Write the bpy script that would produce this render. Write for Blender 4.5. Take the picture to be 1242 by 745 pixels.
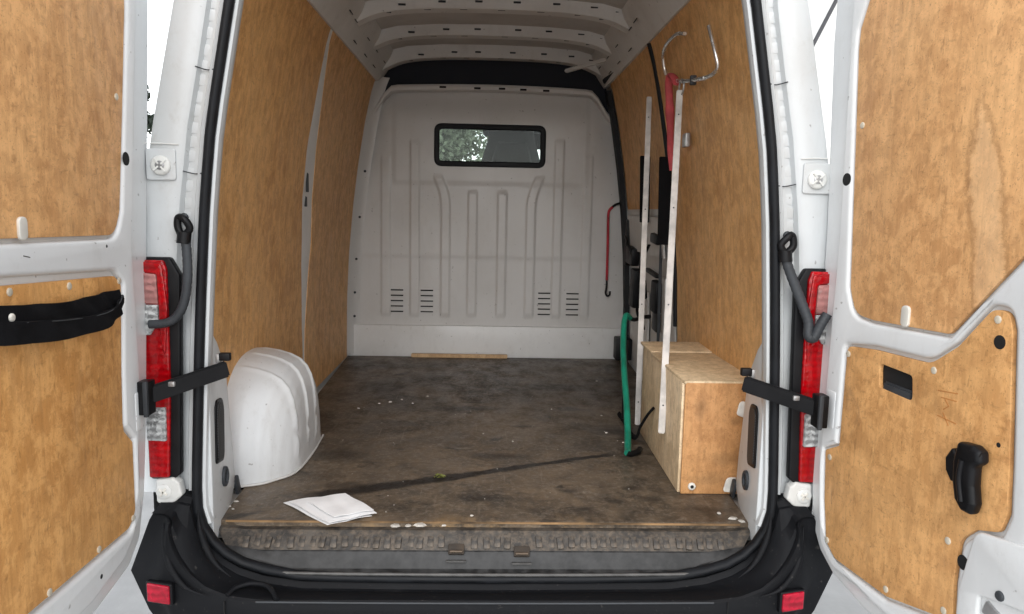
import bpy, bmesh, math, random
from mathutils import Vector, Matrix
random.seed(7)
sc = bpy.context.scene
for o in list(bpy.data.objects):
    bpy.data.objects.remove(o)

# ------------------------------------------------------------------ camera
cam_d = bpy.data.cameras.new('camera'); cam = bpy.data.objects.new('camera', cam_d)
sc.collection.objects.link(cam); sc.camera = cam
cam_d.sensor_width = 36.0; cam_d.lens = 26.09; cam_d.clip_start = 0.05; cam_d.clip_end = 500
yaw, pitch, roll = math.radians(2.0), math.radians(7.3), math.radians(1.15)
F = Vector((math.sin(yaw)*math.cos(pitch), math.cos(yaw)*math.cos(pitch), -math.sin(pitch)))
R0 = F.cross(Vector((0, 0, 1))).normalized(); U0 = R0.cross(F)
Rv = R0*math.cos(roll) + U0*math.sin(roll); Uv = U0*math.cos(roll) - R0*math.sin(roll)
mw = Matrix((Rv, Uv, -F)).transposed().to_4x4(); mw.translation = Vector((-0.015, -2.1, 1.47))
cam.matrix_world = mw

# ------------------------------------------------------------------ overcast daylight
SUN_EL, SUN_AZ = math.radians(40), math.radians(186)     # azimuth clockwise from +Y: behind the photographer
world = bpy.data.worlds.new('World'); sc.world = world; world.use_nodes = True
wn = world.node_tree; bg = wn.nodes['Background']
sky = wn.nodes.new('ShaderNodeTexSky'); sky.sky_type = 'NISHITA'; sky.sun_disc = False
sky.sun_elevation = SUN_EL; sky.sun_rotation = SUN_AZ
sky.dust_density = 0.6; sky.air_density = 1.0; sky.ozone_density = 1.0
hs = wn.nodes.new('ShaderNodeHueSaturation'); hs.inputs['Saturation'].default_value = 0.18
wn.links.new(sky.outputs[0], hs.inputs['Color']); wn.links.new(hs.outputs[0], bg.inputs['Color'])
bg.inputs['Strength'].default_value = 0.15
sun_d = bpy.data.lights.new('sun', 'SUN'); sun = bpy.data.objects.new('sun', sun_d); sc.collection.objects.link(sun)
sun_d.energy = 0.5; sun_d.angle = math.radians(55); sun_d.color = (1.0, 0.975, 0.94)
sd = Vector((math.sin(SUN_AZ)*math.cos(SUN_EL), math.cos(SUN_AZ)*math.cos(SUN_EL), math.sin(SUN_EL)))
sun.rotation_euler = sd.to_track_quat('Z', 'Y').to_euler(); sun.location = (0, -6, 6)
sc.view_settings.view_transform = 'Standard'; sc.view_settings.look = 'None'
sc.view_settings.gamma = 1.0; sc.view_settings.use_curve_mapping = False
sc.view_settings.exposure = 1.3

# ------------------------------------------------------------------ helpers
COL = sc.collection
def tag(o, label=None, cat=None, group=None, kind=None):
    for k, v in (('label', label), ('category', cat), ('group', group), ('kind', kind)):
        if v: o[k] = v
    return o
def link(name, me, mat, parent=None, smooth=False):
    o = bpy.data.objects.new(name, me); COL.objects.link(o)
    if mat is not None and len(me.materials) == 0:
        for m in (mat if isinstance(mat, (list, tuple)) else [mat]): me.materials.append(m)
    if smooth: me.shade_smooth()
    if parent is not None: o.parent = parent
    return o
def from_bm(name, bm, mat, parent=None, smooth=False, recalc=True, autosm=None):
    if recalc: bmesh.ops.recalc_face_normals(bm, faces=bm.faces[:])
    me = bpy.data.meshes.new(name); bm.to_mesh(me); bm.free()
    o = link(name, me, mat, parent, smooth)
    if autosm is not None:
        me.shade_smooth(); me.set_sharp_from_angle(angle=math.radians(autosm))
    return o
def empty(name, loc=(0, 0, 0), parent=None):
    o = bpy.data.objects.new(name, None); COL.objects.link(o); o.location = loc
    o.empty_display_size = 0.1
    if parent is not None: o.parent = parent
    return o
def box(name, c, s, mat, parent=None, bevel=0.004, rot=None, seg=2):
    bm = bmesh.new(); bmesh.ops.create_cube(bm, size=1.0)
    for v in bm.verts: v.co = Vector((v.co.x*s[0], v.co.y*s[1], v.co.z*s[2]))
    if bevel: bmesh.ops.bevel(bm, geom=bm.edges[:], offset=min(bevel, min(s)*.45), segments=seg, affect='EDGES', profile=.6)
    o = from_bm(name, bm, mat, parent, autosm=40)
    o.location = c
    if rot is not None: o.rotation_euler = rot
    return o
def bar(name, a, b, w, h, mat, parent=None, bevel=0.004, up=(0, 0, 1)):
    """box from a to b, w across, h along up"""
    a, b, up = Vector(a), Vector(b), Vector(up)
    d = b-a; L = d.length; d.normalize(); s = d.cross(up).normalized(); u = s.cross(d)
    bm = bmesh.new(); bmesh.ops.create_cube(bm, size=1.0)
    for v in bm.verts: v.co = Vector((v.co.x*L, v.co.y*w, v.co.z*h))
    if bevel: bmesh.ops.bevel(bm, geom=bm.edges[:], offset=min(bevel, w*.45, h*.45), segments=2, affect='EDGES')
    o = from_bm(name, bm, mat, parent, autosm=40)
    m = Matrix((d, s, u)).transposed().to_4x4(); m.translation = (a+b)/2
    o.matrix_local = m
    return o
def rnd(pts, default=0.0, seg=6):
    """round the corners of a closed polygon; points (u,v) or (u,v,r)"""
    out = []; n = len(pts)
    for i in range(n):
        p = Vector(pts[i][:2]); r = pts[i][2] if len(pts[i]) > 2 else default
        a = Vector(pts[i-1][:2])-p; b = Vector(pts[(i+1) % n][:2])-p
        if r <= 0 or a.length < 1e-6 or b.length < 1e-6: out.append((p.x, p.y)); continue
        an = a.angle(b, math.pi)
        if an > math.pi-.02: out.append((p.x, p.y)); continue
        t = min(r/math.tan(an/2), a.length*.48, b.length*.48)
        p0 = p+a.normalized()*t; p1 = p+b.normalized()*t
        for k in range(seg+1):
            f = k/seg; q = p0*(1-f)**2 + p*2*f*(1-f) + p1*f*f
            out.append((q.x, q.y))
    return out
def plate(name, outlines, n0, n1, mat, parent=None, bevel=0.0, axes=None, bres=2):
    """flat plate with holes: outlines in (u,v), thickness from n0 to n1 along the third axis.
    axes = (origin, U, V, N); default is local x, z and y"""
    cu = bpy.data.curves.new(name, 'CURVE'); cu.dimensions = '2D'; cu.fill_mode = 'BOTH'
    th = abs(n1-n0)/2; b = min(bevel, th*.95)
    cu.extrude = max(th-b, 1e-5); cu.bevel_depth = b; cu.bevel_resolution = bres; cu.offset = -b
    for ol in outlines:
        sp = cu.splines.new('POLY'); sp.points.add(len(ol)-1); sp.use_cyclic_u = True
        for pt, q in zip(sp.points, ol): pt.co = (q[0], q[1], 0, 1)
    tmp = bpy.data.objects.new('tmp', cu); COL.objects.link(tmp)
    dg = bpy.context.evaluated_depsgraph_get(); dg.update()
    me = bpy.data.meshes.new_from_object(tmp.evaluated_get(dg))
    bpy.data.objects.remove(tmp); bpy.data.curves.remove(cu)
    O, U, V, N = axes or (Vector((0, 0, 0)), Vector((1, 0, 0)), Vector((0, 0, 1)), Vector((0, 1, 0)))
    nm = (n0+n1)/2
    bm = bmesh.new(); bm.from_mesh(me); bpy.data.meshes.remove(me)
    for v in bm.verts: v.co = O + U*v.co.x + V*v.co.y + N*(v.co.z+nm)
    bmesh.ops.remove_doubles(bm, verts=bm.verts[:], dist=1e-5)
    return from_bm(name, bm, mat, parent, autosm=35)
def catmull(pts, n=6):
    P = [Vector(p) for p in pts]; out = []
    for i in range(len(P)-1):
        a = P[i-1] if i else P[0]*2-P[1]; b, c = P[i], P[i+1]
        d = P[i+2] if i+2 < len(P) else c*2-b
        for k in range(n):
            t = k/n
            out.append(.5*((2*b)+(c-a)*t+(2*a-5*b+4*c-d)*t*t+(3*b-a-3*c+d)*t**3))
    out.append(P[-1]); return out
def tube(name, pts, r, mat, parent=None, n=10, smooth=4, squash=None, closed=False):
    P = catmull(pts, smooth) if smooth else [Vector(p) for p in pts]
    bm = bmesh.new(); rings = []; prev = None
    for i, p in enumerate(P):
        t = (P[min(i+1, len(P)-1)]-P[max(i-1, 0)]).normalized()
        ref = prev or (Vector((0, 0, 1)) if abs(t.z) < .9 else Vector((1, 0, 0)))
        s = t.cross(ref); s = s.normalized() if s.length > 1e-6 else Vector((1, 0, 0)); u = s.cross(t).normalized(); prev = u
        rr = r(i/(len(P)-1)) if callable(r) else r
        q = squash or (1, 1)
        rings.append([bm.verts.new(p+s*math.cos(2*math.pi*k/n)*rr*q[0]+u*math.sin(2*math.pi*k/n)*rr*q[1]) for k in range(n)])
    for a, b in zip(rings, rings[1:]):
        for k in range(n): bm.faces.new((a[k], a[(k+1) % n], b[(k+1) % n], b[k]))
    bm.faces.new(rings[0][::-1]); bm.faces.new(rings[-1])
    return from_bm(name, bm, mat, parent, autosm=50)
def loft(name, rows, mat, parent=None, thick=0, autosm=40, closed_u=False):
    bm = bmesh.new(); V = [[bm.verts.new(p) for p in r] for r in rows]
    for a, b in zip(V, V[1:]):
        m = len(a)
        for k in range(m if closed_u else m-1):
            bm.faces.new((a[k], a[(k+1) % m], b[(k+1) % m], b[k]))
    if thick:
        bmesh.ops.recalc_face_normals(bm, faces=bm.faces[:])
        bmesh.ops.solidify(bm, geom=bm.faces[:], thickness=thick)
    return from_bm(name, bm, mat, parent, autosm=autosm)
def disc(name, c, axis, r, h, mat, parent=None, n=16, dome=0.0):
    bm = bmesh.new()
    prof = [(r, 0), (r, h*.6), (r*.85, h*.95), (r*.4, h+dome), (0.0001, h+dome)]
    rings = [[bm.verts.new((a*math.cos(2*math.pi*k/n), a*math.sin(2*math.pi*k/n), z)) for k in range(n)] for a, z in prof]
    for a, b in zip(rings, rings[1:]):
        for k in range(n): bm.faces.new((a[k], a[(k+1) % n], b[(k+1) % n], b[k]))
    bmesh.ops.remove_doubles(bm, verts=bm.verts[:], dist=2e-4)
    bm.faces.new([v for v in rings[0][::-1] if v.is_valid])
    o = from_bm(name, bm, mat, parent, autosm=50)
    o.location = c; o.rotation_euler = Vector(axis).to_track_quat('Z', 'Y').to_euler()
    return o
def dup(src, name, loc, parent, rot=None):
    o = src.copy(); o.name = name; COL.objects.link(o); o.parent = parent; o.location = loc
    if rot is not None: o.rotation_euler = rot
    return o
def interp(x, xs, ys):
    if x <= xs[0]: return ys[0]
    for i in range(len(xs)-1):
        if x <= xs[i+1]: return ys[i]+(ys[i+1]-ys[i])*(x-xs[i])/(xs[i+1]-xs[i])
    return ys[-1]
def sstep(a, b, x):
    t = max(0, min(1, (x-a)/(b-a))); return t*t*(3-2*t)

# ------------------------------------------------------------------ materials
class NT:
    def __init__(s, name):
        s.m = bpy.data.materials.new(name); s.m.use_nodes = True; s.t = s.m.node_tree
        s.b = s.t.nodes['Principled BSDF']; s.co = None
    def n(s, typ, **kw):
        x = s.t.nodes.new(typ)
        for k, v in kw.items(): setattr(x, k, v)
        return x
    def l(s, a, b): s.t.links.new(a, b)
    def coord(s, rand=True):
        tc = s.n('ShaderNodeTexCoord')
        if not rand: return tc.outputs['Object']
        oi = s.n('ShaderNodeObjectInfo'); mu = s.n('ShaderNodeVectorMath', operation='SCALE')
        cmb = s.n('ShaderNodeCombineXYZ')
        for i in range(3): s.l(oi.outputs['Random'], cmb.inputs[i])
        s.l(cmb.outputs[0], mu.inputs[0]); mu.inputs['Scale'].default_value = 37.0
        ad = s.n('ShaderNodeVectorMath', operation='ADD'); s.l(tc.outputs['Object'], ad.inputs[0]); s.l(mu.outputs[0], ad.inputs[1])
        return ad.outputs[0]
    def noise(s, co, scale, detail=5, rough=.55, stretch=(1, 1, 1), dist=0.0):
        mp = s.n('ShaderNodeMapping'); mp.inputs['Scale'].default_value = stretch; s.l(co, mp.inputs['Vector'])
        x = s.n('ShaderNodeTexNoise'); x.inputs['Scale'].default_value = scale; x.inputs['Detail'].default_value = detail
        x.inputs['Roughness'].default_value = rough; x.inputs['Distortion'].default_value = dist
        s.l(mp.outputs[0], x.inputs['Vector']); return x.outputs['Fac']
    def ramp(s, fac, a, b, inv=False):
        x = s.n('ShaderNodeMapRange', interpolation_type='SMOOTHSTEP'); s.l(fac, x.inputs['Value'])
        x.inputs['From Min'].default_value = a; x.inputs['From Max'].default_value = b
        if inv: x.inputs['To Min'].default_value = 1; x.inputs['To Max'].default_value = 0
        return x.outputs['Result']
    def math(s, op, a, b=None, c=None):
        x = s.n('ShaderNodeMath', operation=op)
        for i, v in enumerate((a, b, c)):
            if v is None: continue
            if isinstance(v, (int, float)): x.inputs[i].default_value = v
            else: s.l(v, x.inputs[i])
        return x.outputs[0]
    def mix(s, fac, a, b):
        x = s.n('ShaderNodeMix', data_type='RGBA')
        if isinstance(fac, (int, float)): x.inputs[0].default_value = fac
        else: s.l(fac, x.inputs[0])
        for i, v in ((6, a), (7, b)):
            if isinstance(v, (tuple, list)): x.inputs[i].default_value = (*v[:3], 1)
            else: s.l(v, x.inputs[i])
        return x.outputs[2]
    def xyz(s, co):
        x = s.n('ShaderNodeSeparateXYZ'); s.l(co, x.inputs[0]); return x.outputs
    def bump(s, h, strength=.2, dist=.002):
        x = s.n('ShaderNodeBump'); x.inputs['Strength'].default_value = strength; x.inputs['Distance'].default_value = dist
        s.l(h, x.inputs['Height']); s.l(x.outputs[0], s.b.inputs['Normal'])
    def setp(s, **kw):
        for k, v in kw.items():
            i = s.b.inputs[k]
            if isinstance(v, (int, float)): i.default_value = v
            elif isinstance(v, (tuple, list)): i.default_value = (*v[:3], 1) if len(i.default_value) == 4 else v
            else: s.l(v, i)

def simple(name, c, rough=.5, metal=0.0, var=.15, scale=14, bump=.1, bscale=90, coat=0.0, spec=.5):
    s = NT(name); co = s.coord()
    f = s.ramp(s.noise(co, scale, 6), .3, .7)
    lo = [v*(1-var) for v in c]; hi = [min(1, v*(1+var)) for v in c]
    s.setp(**{'Base Color': s.mix(f, lo, hi), 'Metallic': metal, 'Coat Weight': coat, 'Specular IOR Level': spec})
    s.setp(Roughness=s.math('MULTIPLY_ADD', f, .15, rough-.07))
    if bump: s.bump(s.noise(co, bscale, 3), bump, .002)
    return s.m

def paint(name, c, rough=.35, dirt=.25, dirtc=(.30, .27, .22), coat=.2, scuffs=True):
    s = NT(name); co = s.coord()
    big = s.ramp(s.noise(co, 2.2, 6, .6), .42, .75)
    streak = s.ramp(s.noise(co, 9, 5, .65, (1, 1, .18)), .5, .8)
    d = s.math('MULTIPLY', s.math('MAXIMUM', big, streak), dirt)
    col = s.mix(d, c, dirtc)
    fine = s.ramp(s.noise(co, 24, 7, .8, (1, 1, .6)), .50, .72)
    col = s.mix(s.math('MULTIPLY', s.math('MULTIPLY', fine, s.math('MULTIPLY_ADD', big, .7, .3)), dirt*1.6), col, [q*1.1 for q in dirtc])
    sp = s.ramp(s.noise(co, 46, 2, .5), .71, .76)
    if scuffs: col = s.mix(s.math('MULTIPLY', sp, .55), col, (.16, .14, .12))
    s.setp(**{'Base Color': col, 'Coat Weight': coat, 'Coat Roughness': .15})
    s.setp(Roughness=s.math('MULTIPLY_ADD', d, .6, rough))
    s.bump(s.noise(co, 5, 4), .08, .012)
    return s.m

def ply(name, light, dark, stain=None, grime=.35, rough=.55, scuffs=()):
    s = NT(name); co = s.coord(rand=stain is None)
    big = s.ramp(s.noise(co, 3.2, 6, .65, (1, 1, .6), .4), .34, .66)
    grain = s.ramp(s.noise(co, 38, 6, .7, (1, 1, .22), .8), .34, .72)
    mott = s.ramp(s.noise(co, 21, 6, .75, (1, 1, .8), .3), .42, .60)
    fleck = s.ramp(s.noise(co, 70, 3, .6, (1, 1, .4), .1), .58, .74)
    fleck2 = s.ramp(s.noise(co, 95, 2, .5, (.35, .35, 1)), .63, .74)
    c = s.mix(big, light, dark)
    c = s.mix(s.math('MULTIPLY', grain, .38), c, [v*.62 for v in dark])
    c = s.mix(s.math('MULTIPLY', mott, .62), c, [min(1, v*1.22) for v in light])
    c = s.mix(s.math('MULTIPLY', fleck, .45), c, [v*.45 for v in dark])
    c = s.mix(s.math('MULTIPLY', fleck2, .28), c, [v*.40 for v in dark])
    long = s.ramp(s.noise(co, 55, 5, .7, (1, 1, .035), .4), .42, .72)
    c = s.mix(s.math('MULTIPLY', long, .30), c, [v*.60 for v in dark])
    mid = s.ramp(s.noise(co, 12, 5, .7, (1, 1, .6), .5), .50, .68)
    c = s.mix(s.math('MULTIPLY', mid, .26), c, [dark[0]*.72, dark[1]*.62, dark[2]*.5])
    pale = s.ramp(s.noise(co, 30, 3, .5, (1, 1, .3)), .68, .78)
    c = s.mix(s.math('MULTIPLY', pale, .45), c, [min(1, v*1.5) for v in light])
    gr = s.ramp(s.noise(co, 4.5, 7, .75, (1, 1, .7), 1.2), .60, .76)
    c = s.mix(s.math('MULTIPLY', gr, grime), c, (.15, .105, .07))
    haz = s.ramp(s.noise(co, 7, 7, .75, (1, 1, .35), .6), .52, .74)
    c = s.mix(s.math('MULTIPLY', haz, .13), c, (.60, .47, .32))
    spk = s.ramp(s.noise(co, 210, 2, .6), .60, .72)
    c = s.mix(s.math('MULTIPLY', spk, .5), c, [v*.4 for v in dark])
    if stain:
        t0, z0, z1 = stain
        x, y, z = s.xyz(co)
        w = s.noise(co, 22, 5, .75, (1, 1, 1.3)); w2 = s.noise(co, 3.4, 3)
        u = s.math('ADD', s.math('SUBTRACT', s.math('SUBTRACT', x, t0), s.math('MULTIPLY', s.math('SUBTRACT', z1, z), .15)), s.math('MULTIPLY', s.math('SUBTRACT', w2, .5), .04))
        d = s.math('ADD', s.math('ABSOLUTE', u), s.math('MULTIPLY', s.math('SUBTRACT', w, .5), .05))
        half = s.math('MULTIPLY', s.math('MULTIPLY', s.ramp(z, z1-.22, z1, inv=True), s.ramp(z, z0-.5, z0+.1)), .044)
        e = s.math('SUBTRACT', d, half)
        line = s.math('MULTIPLY', s.ramp(s.math('ABSOLUTE', e), .0, .011, inv=True), s.ramp(z, z1-.08, z1, inv=True))
        ins = s.math('MULTIPLY', s.ramp(e, -.02, .005, inv=True), s.ramp(z, z1-.1, z1, inv=True))
        c = s.mix(s.math('MULTIPLY', ins, .22), c, (.80, .56, .32))
        c = s.mix(s.math('MULTIPLY', line, .38), c, (.22, .095, .026))
    for (sx_, sz_, rx, rz) in scuffs:
        ob = s.n('ShaderNodeTexCoord').outputs['Object']; x, y, z = s.xyz(ob)
        u = s.math('DIVIDE', s.math('SUBTRACT', x, sx_), rx); v = s.math('DIVIDE', s.math('SUBTRACT', z, sz_), rz)
        d = s.math('ADD', s.math('SQRT', s.math('ADD', s.math('MULTIPLY', u, u), s.math('MULTIPLY', v, v))), s.math('MULTIPLY', s.noise(co, 30, 5, .75), 1.3))
        c = s.mix(s.math('MULTIPLY', s.ramp(d, .8, 1.7, inv=True), .38), c, (.16, .08, .03))
    oi = s.n('ShaderNodeObjectInfo'); hsv = s.n('ShaderNodeHueSaturation'); s.l(c, hsv.inputs['Color'])
    s.l(s.math('MULTIPLY_ADD', oi.outputs['Random'], .14, .93), hsv.inputs['Value']); s.l(s.math('MULTIPLY_ADD', oi.outputs['Random'], -.12, 1.0), hsv.inputs['Saturation'])
    c = hsv.outputs['Color']
    s.setp(**{'Base Color': c, 'Roughness': s.math('MULTIPLY_ADD', grain, .2, rough-.1), 'Specular IOR Level': .35})
    s.bump(s.math('ADD', grain, fleck), .25, .0012)
    return s.m

M = {}
M['white'] = paint('white_paint_dimmed', (.58, .60, .605), .32, .2)  # same paint as the doors, darkened to offset strong light on rear faces
M['white_lifted'] = paint('white_paint_lifted', (.74, .755, .755), .3, .14)  # the body's white again, lightened because the door faces catch less light
M['inner'] = paint('grey_inner_metal', (.62, .61, .585), .45, .25, (.33, .30, .26), .05)
M['bulk'] = paint('bulkhead_paint', (.58, .565, .545), .38, .22, (.38, .35, .31), .1)
M['skirt'] = paint('bulkhead_skirt_paint', (.72, .715, .70), .4, .18)
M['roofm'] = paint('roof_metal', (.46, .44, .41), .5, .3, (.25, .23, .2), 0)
M['cap'] = paint('cream_white_cap', (.70, .70, .67), .4, .3)
M['arch'] = paint('white_arch_liner', (.70, .715, .72), .33, .28)
M['ply_door'] = ply('door_plywood', (.72, .390, .140), (.60, .285, .084))
M['ply_stain'] = ply('door_plywood_stained', (.72, .388, .138), (.60, .285, .084), stain=(.466, 1.3, 1.765))
M['ply_wall'] = ply('wall_plywood', (.70, .390, .142), (.58, .290, .088), grime=.25)
M['ply_box'] = ply('box_plywood_varnished', (.58, .30, .115), (.50, .23, .075), grime=.85, scuffs=((.02, -.07, .07, .035), (-.02, -.14, .11, .03), (.05, .06, .03, .02), (-.07, .10, .03, .05)))
M['ply_pale'] = ply('box_plywood_pale', (.72, .55, .34), (.60, .43, .24), grime=.5)
M['batten'] = ply('batten_wood', (.56, .36, .17), (.48, .28, .11))
M['edgewood'] = simple('worn_board_edge', (.20, .12, .055), .7, var=.75, scale=7)
M['crumb'] = simple('dirty_crumbs', (.48, .45, .40), .8, var=.3)
M['rubber'] = simple('black_rubber', (.009, .010, .012), .55, var=.3, spec=.22)
M['plastic'] = simple('black_textured_plastic', (.016, .017, .019), .5, var=.35, scale=5, bump=.25, bscale=260)
M['blackp'] = simple('smooth_black_plastic', (.006, .006, .007), .42, var=.3, spec=.22)
M['boot'] = simple('dark_grey_boot', (.040, .044, .049), .5, var=.2, spec=.3)
M['fabric'] = simple('black_webbing', (.006, .006, .007), .9, spec=.15, var=.4, bump=.6, bscale=400)
M['darkvoid'] = simple('dark_cab_trim', (.02, .022, .03), .8)
M['grey_metal'] = simple('bare_grey_metal', (.42, .42, .42), .4, .7, var=.3)
M['chrome'] = simple('bright_wire', (.75, .74, .72), .22, .9, var=.1, bump=0)
M['screw'] = simple('pale_screw_head', (.66, .60, .48), .4, .2)
M['plug'] = simple('cream_plastic_plug', (.72, .69, .62), .5)
M['hole'] = simple('dark_hole', (.006, .006, .006), .9, bump=0)
M['railw'] = simple('white_coated_rail', (.56, .53, .495), .5, var=.25)
M['redcord'] = simple('red_elastic_cord', (.40, .028, .040), .8, var=.3, bump=.4, bscale=300)
M['redstrap'] = simple('faded_red_strap', (.50, .075, .085), .75, var=.25, bump=.4, bscale=250)
M['green'] = simple('green_hose', (.008, .20, .125), .4, var=.3)
M['paper'] = simple('white_folded_paper', (.86, .86, .86), .85, var=.04, bump=.1, bscale=30)
M['concrete'] = simple('wet_concrete', (.36, .36, .355), .45, var=.13, scale=5, bump=.5, bscale=60)
M['render'] = simple('white_render', (.82, .81, .78), .9, var=.04)
M['slate'] = simple('dark_bargeboard', (.06, .06, .065), .7)
M['seatf'] = simple('dark_seat_fabric', (.035, .034, .033), .9)
M['vis'] = simple('grey_visor', (.05, .055, .06), .8)
M['label'] = simple('pale_sticker', (.62, .63, .60), .7)
M['tyre'] = simple('tyre', (.02, .02, .02), .8)
M['hub'] = simple('steel_wheel', (.3, .3, .3), .5, .5)
M['bark'] = simple('bark', (.09, .075, .06), .9)
M['carve'] = simple('carved_wood_groove', (.46, .19, .05), .8)
M['rust'] = simple('dull_rusty_steel', (.14, .105, .075), .6, .5, var=.5)
M['muck'] = simple('brown_muck', (.035, .025, .017), .8, var=.5)
M['kick'] = simple('scuffed_kick_plate', (.026, .026, .026), .5, var=.7, scale=26, spec=.35)
M['plastgrey'] = simple('scuffed_grey_sill', (.075, .073, .07), .45, var=.4, scale=20)

def lens(name, c, rough=.10, cell=70, contrast=.6):
    s = NT(name); co = s.coord()
    v = s.n('ShaderNodeTexVoronoi'); v.inputs['Scale'].default_value = cell
    s.l(co, v.inputs['Vector'])
    x, y, z = s.xyz(co)
    wv = s.math('MULTIPLY_ADD', s.math('SINE', s.math('MULTIPLY', z, 330.0)), .5, .5)
    sx, sy, sz = s.xyz(v.outputs['Color'])
    f = s.math('MULTIPLY', s.math('ADD', s.math('MULTIPLY', sx, .7), s.math('MULTIPLY', wv, .5)), contrast)
    f2 = s.ramp(s.noise(co, 9, 2), .35, .65)
    col = s.mix(f, c, [q*.22 for q in c]); col = s.mix(s.math('MULTIPLY', f2, .4), col, [q*.45 for q in c])
    s.setp(**{'Base Color': col, 'Roughness': rough, 'Coat Weight': .35, 'Coat Roughness': .04, 'Specular IOR Level': .3})
    s.bump(s.math('ADD', v.outputs['Distance'], s.math('MULTIPLY', wv, .2)), .35, .004)
    return s.m
M['lens_red'] = lens('red_lamp_lens', (.50, .002, .006))
M['lens_pink'] = lens('pinkish_lamp_lens', (.55, .25, .23))
M['lens_clear'] = lens('clear_lamp_lens', (.74, .75, .74), .08, 130, 1.1)
M['reflector'] = lens('red_reflector', (.50, .006, .03))

s = NT('window_glass'); s.t.nodes.remove(s.b)
tr = s.n('ShaderNodeBsdfTransparent'); tr.inputs[0].default_value = (.90, .94, .92, 1); gl = s.n('ShaderNodeBsdfGlossy'); gl.inputs['Roughness'].default_value = .03
fr = s.n('ShaderNodeFresnel'); fr.inputs[0].default_value = 1.22; mx = s.n('ShaderNodeMixShader')
s.l(fr.outputs[0], mx.inputs[0]); s.l(tr.outputs[0], mx.inputs[1]); s.l(gl.outputs[0], mx.inputs[2])
s.l(mx.outputs[0], s.t.nodes['Material Output'].inputs['Surface']); M['glass'] = s.m

# dirty phenolic plywood load floor
s = NT('dirty_floor_board'); co = s.coord(False); x, y, z = s.xyz(co)
n1 = s.ramp(s.noise(co, 2.4, 7, .65, (1, 1.3, 1), .5), .32, .70)
n2 = s.ramp(s.noise(co, 11, 7, .7, (1, .6, 1)), .35, .75)
n3 = s.ramp(s.noise(co, 70, 4, .7), .45, .75)
c = s.mix(n1, (.038, .030, .023), (.135, .102, .071))
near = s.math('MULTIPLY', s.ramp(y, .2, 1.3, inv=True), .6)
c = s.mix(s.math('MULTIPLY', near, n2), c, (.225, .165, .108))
c = s.mix(s.math('MULTIPLY', n3, .5), c, (.27, .225, .175))
n4 = s.ramp(s.noise(co, 34, 5, .75, (.25, 1, 1), 1.0), .52, .72)
c = s.mix(s.math('MULTIPLY', n4, .45), c, (.040, .033, .027))
n6 = s.ramp(s.noise(co, 75, 3, .6, (1, .05, 1), .3), .64, .74)
c = s.mix(s.math('MULTIPLY', n6, .30), c, (.30, .25, .195))
n5 = s.ramp(s.noise(co, 6, 6, .75, (.6, 1.4, 1), 1.5), .60, .72)
c = s.mix(s.math('MULTIPLY', n5, .5), c, (.30, .26, .21))
edge = s.math('MULTIPLY', s.ramp(y, -.04, .10, inv=True), s.ramp(s.noise(co, 9, 6, .7, (1, .4, 1)), .45, .62))
edge = s.math('MULTIPLY', edge, s.ramp(s.math('ABSOLUTE', s.math('SUBTRACT', x, -.05)), .2, .5, inv=True))
c = s.mix(s.math('MULTIPLY', edge, .8), c, (.38, .24, .11))
bl = s.ramp(s.noise(co, 5.2, 5, .6, (1, 1.5, 1), .6), .60, .70)
c = s.mix(s.math('MULTIPLY', bl, .85), c, (.032, .027, .022))
for (px, py, rx, ry) in ((.60, .95, .20, .12), (.41, .185, .05, .035), (.53, .21, .06, .05), (.27, .27, .05, .03), (.30, .12, .05, .03), (.68, .12, .12, .05), (-.45, .30, .16, .06), (.15, 1.02, .08, .03), (-.55, .62, .14, .10), (.05, .62, .20, .06), (-.1, 1.3, .25, .08), (.35, 1.75, .3, .12), (-.55, 1.7, .2, .2), (-.02, .20, .10, .04), (.48, .30, .04, .03)):
    u = s.math('DIVIDE', s.math('SUBTRACT', x, px), rx); v = s.math('DIVIDE', s.math('SUBTRACT', y, py), ry)
    d = s.math('ADD', s.math('SQRT', s.math('ADD', s.math('MULTIPLY', u, u), s.math('MULTIPLY', v, v))), s.math('MULTIPLY', s.noise(co, 14, 4, .7), 1.0))
    c = s.mix(s.math('MULTIPLY', s.ramp(d, .7, 1.5, inv=True), .70), c, (.028, .023, .019))
n7 = s.ramp(s.noise(co, 18, 7, .8, (1, 1.2, 1), .8), .56, .63)
c = s.mix(s.math('MULTIPLY', n7, .50), c, (.026, .021, .017))
n8 = s.ramp(s.noise(co, 15, 7, .8, (.8, 1.5, 1), 1.0), .60, .68)
c = s.mix(s.math('MULTIPLY', n8, .42), c, (.30, .235, .165))
# the dark drag mark across the floor
ax, ay, bx_, by_ = -.62, .185, .53, .675
L = math.hypot(bx_-ax, by_-ay); ux, uy = (bx_-ax)/L, (by_-ay)/L
dx = s.math('SUBTRACT', x, ax); dy = s.math('SUBTRACT', y, ay)
al = s.math('ADD', s.math('MULTIPLY', dx, ux), s.math('MULTIPLY', dy, uy))
pe = s.math('ABSOLUTE', s.math('ADD', s.math('ADD', s.math('MULTIPLY', dx, -uy), s.math('MULTIPLY', dy, ux)), s.math('MULTIPLY', s.math('SUBTRACT', s.noise(co, 9, 6, .7), .5), .075)))
wd = s.math('MULTIPLY_ADD', s.ramp(al, 0, L, inv=True), .028, .016)
mk = s.math('MULTIPLY', s.ramp(s.math('DIVIDE', pe, wd), .5, 1.2, inv=True), s.math('MULTIPLY', s.ramp(al, 0, .1), s.ramp(al, L-.1, L, inv=True)))
c = s.mix(s.math('MULTIPLY', mk, .95), c, (.018, .015, .013))
s.setp(**{'Base Color': c, 'Roughness': s.math('MULTIPLY_ADD', n2, .3, .32), 'Specular IOR Level': .22})
s.bump(s.math('ADD', n3, n2), .3, .002); M['floor'] = s.m

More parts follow.
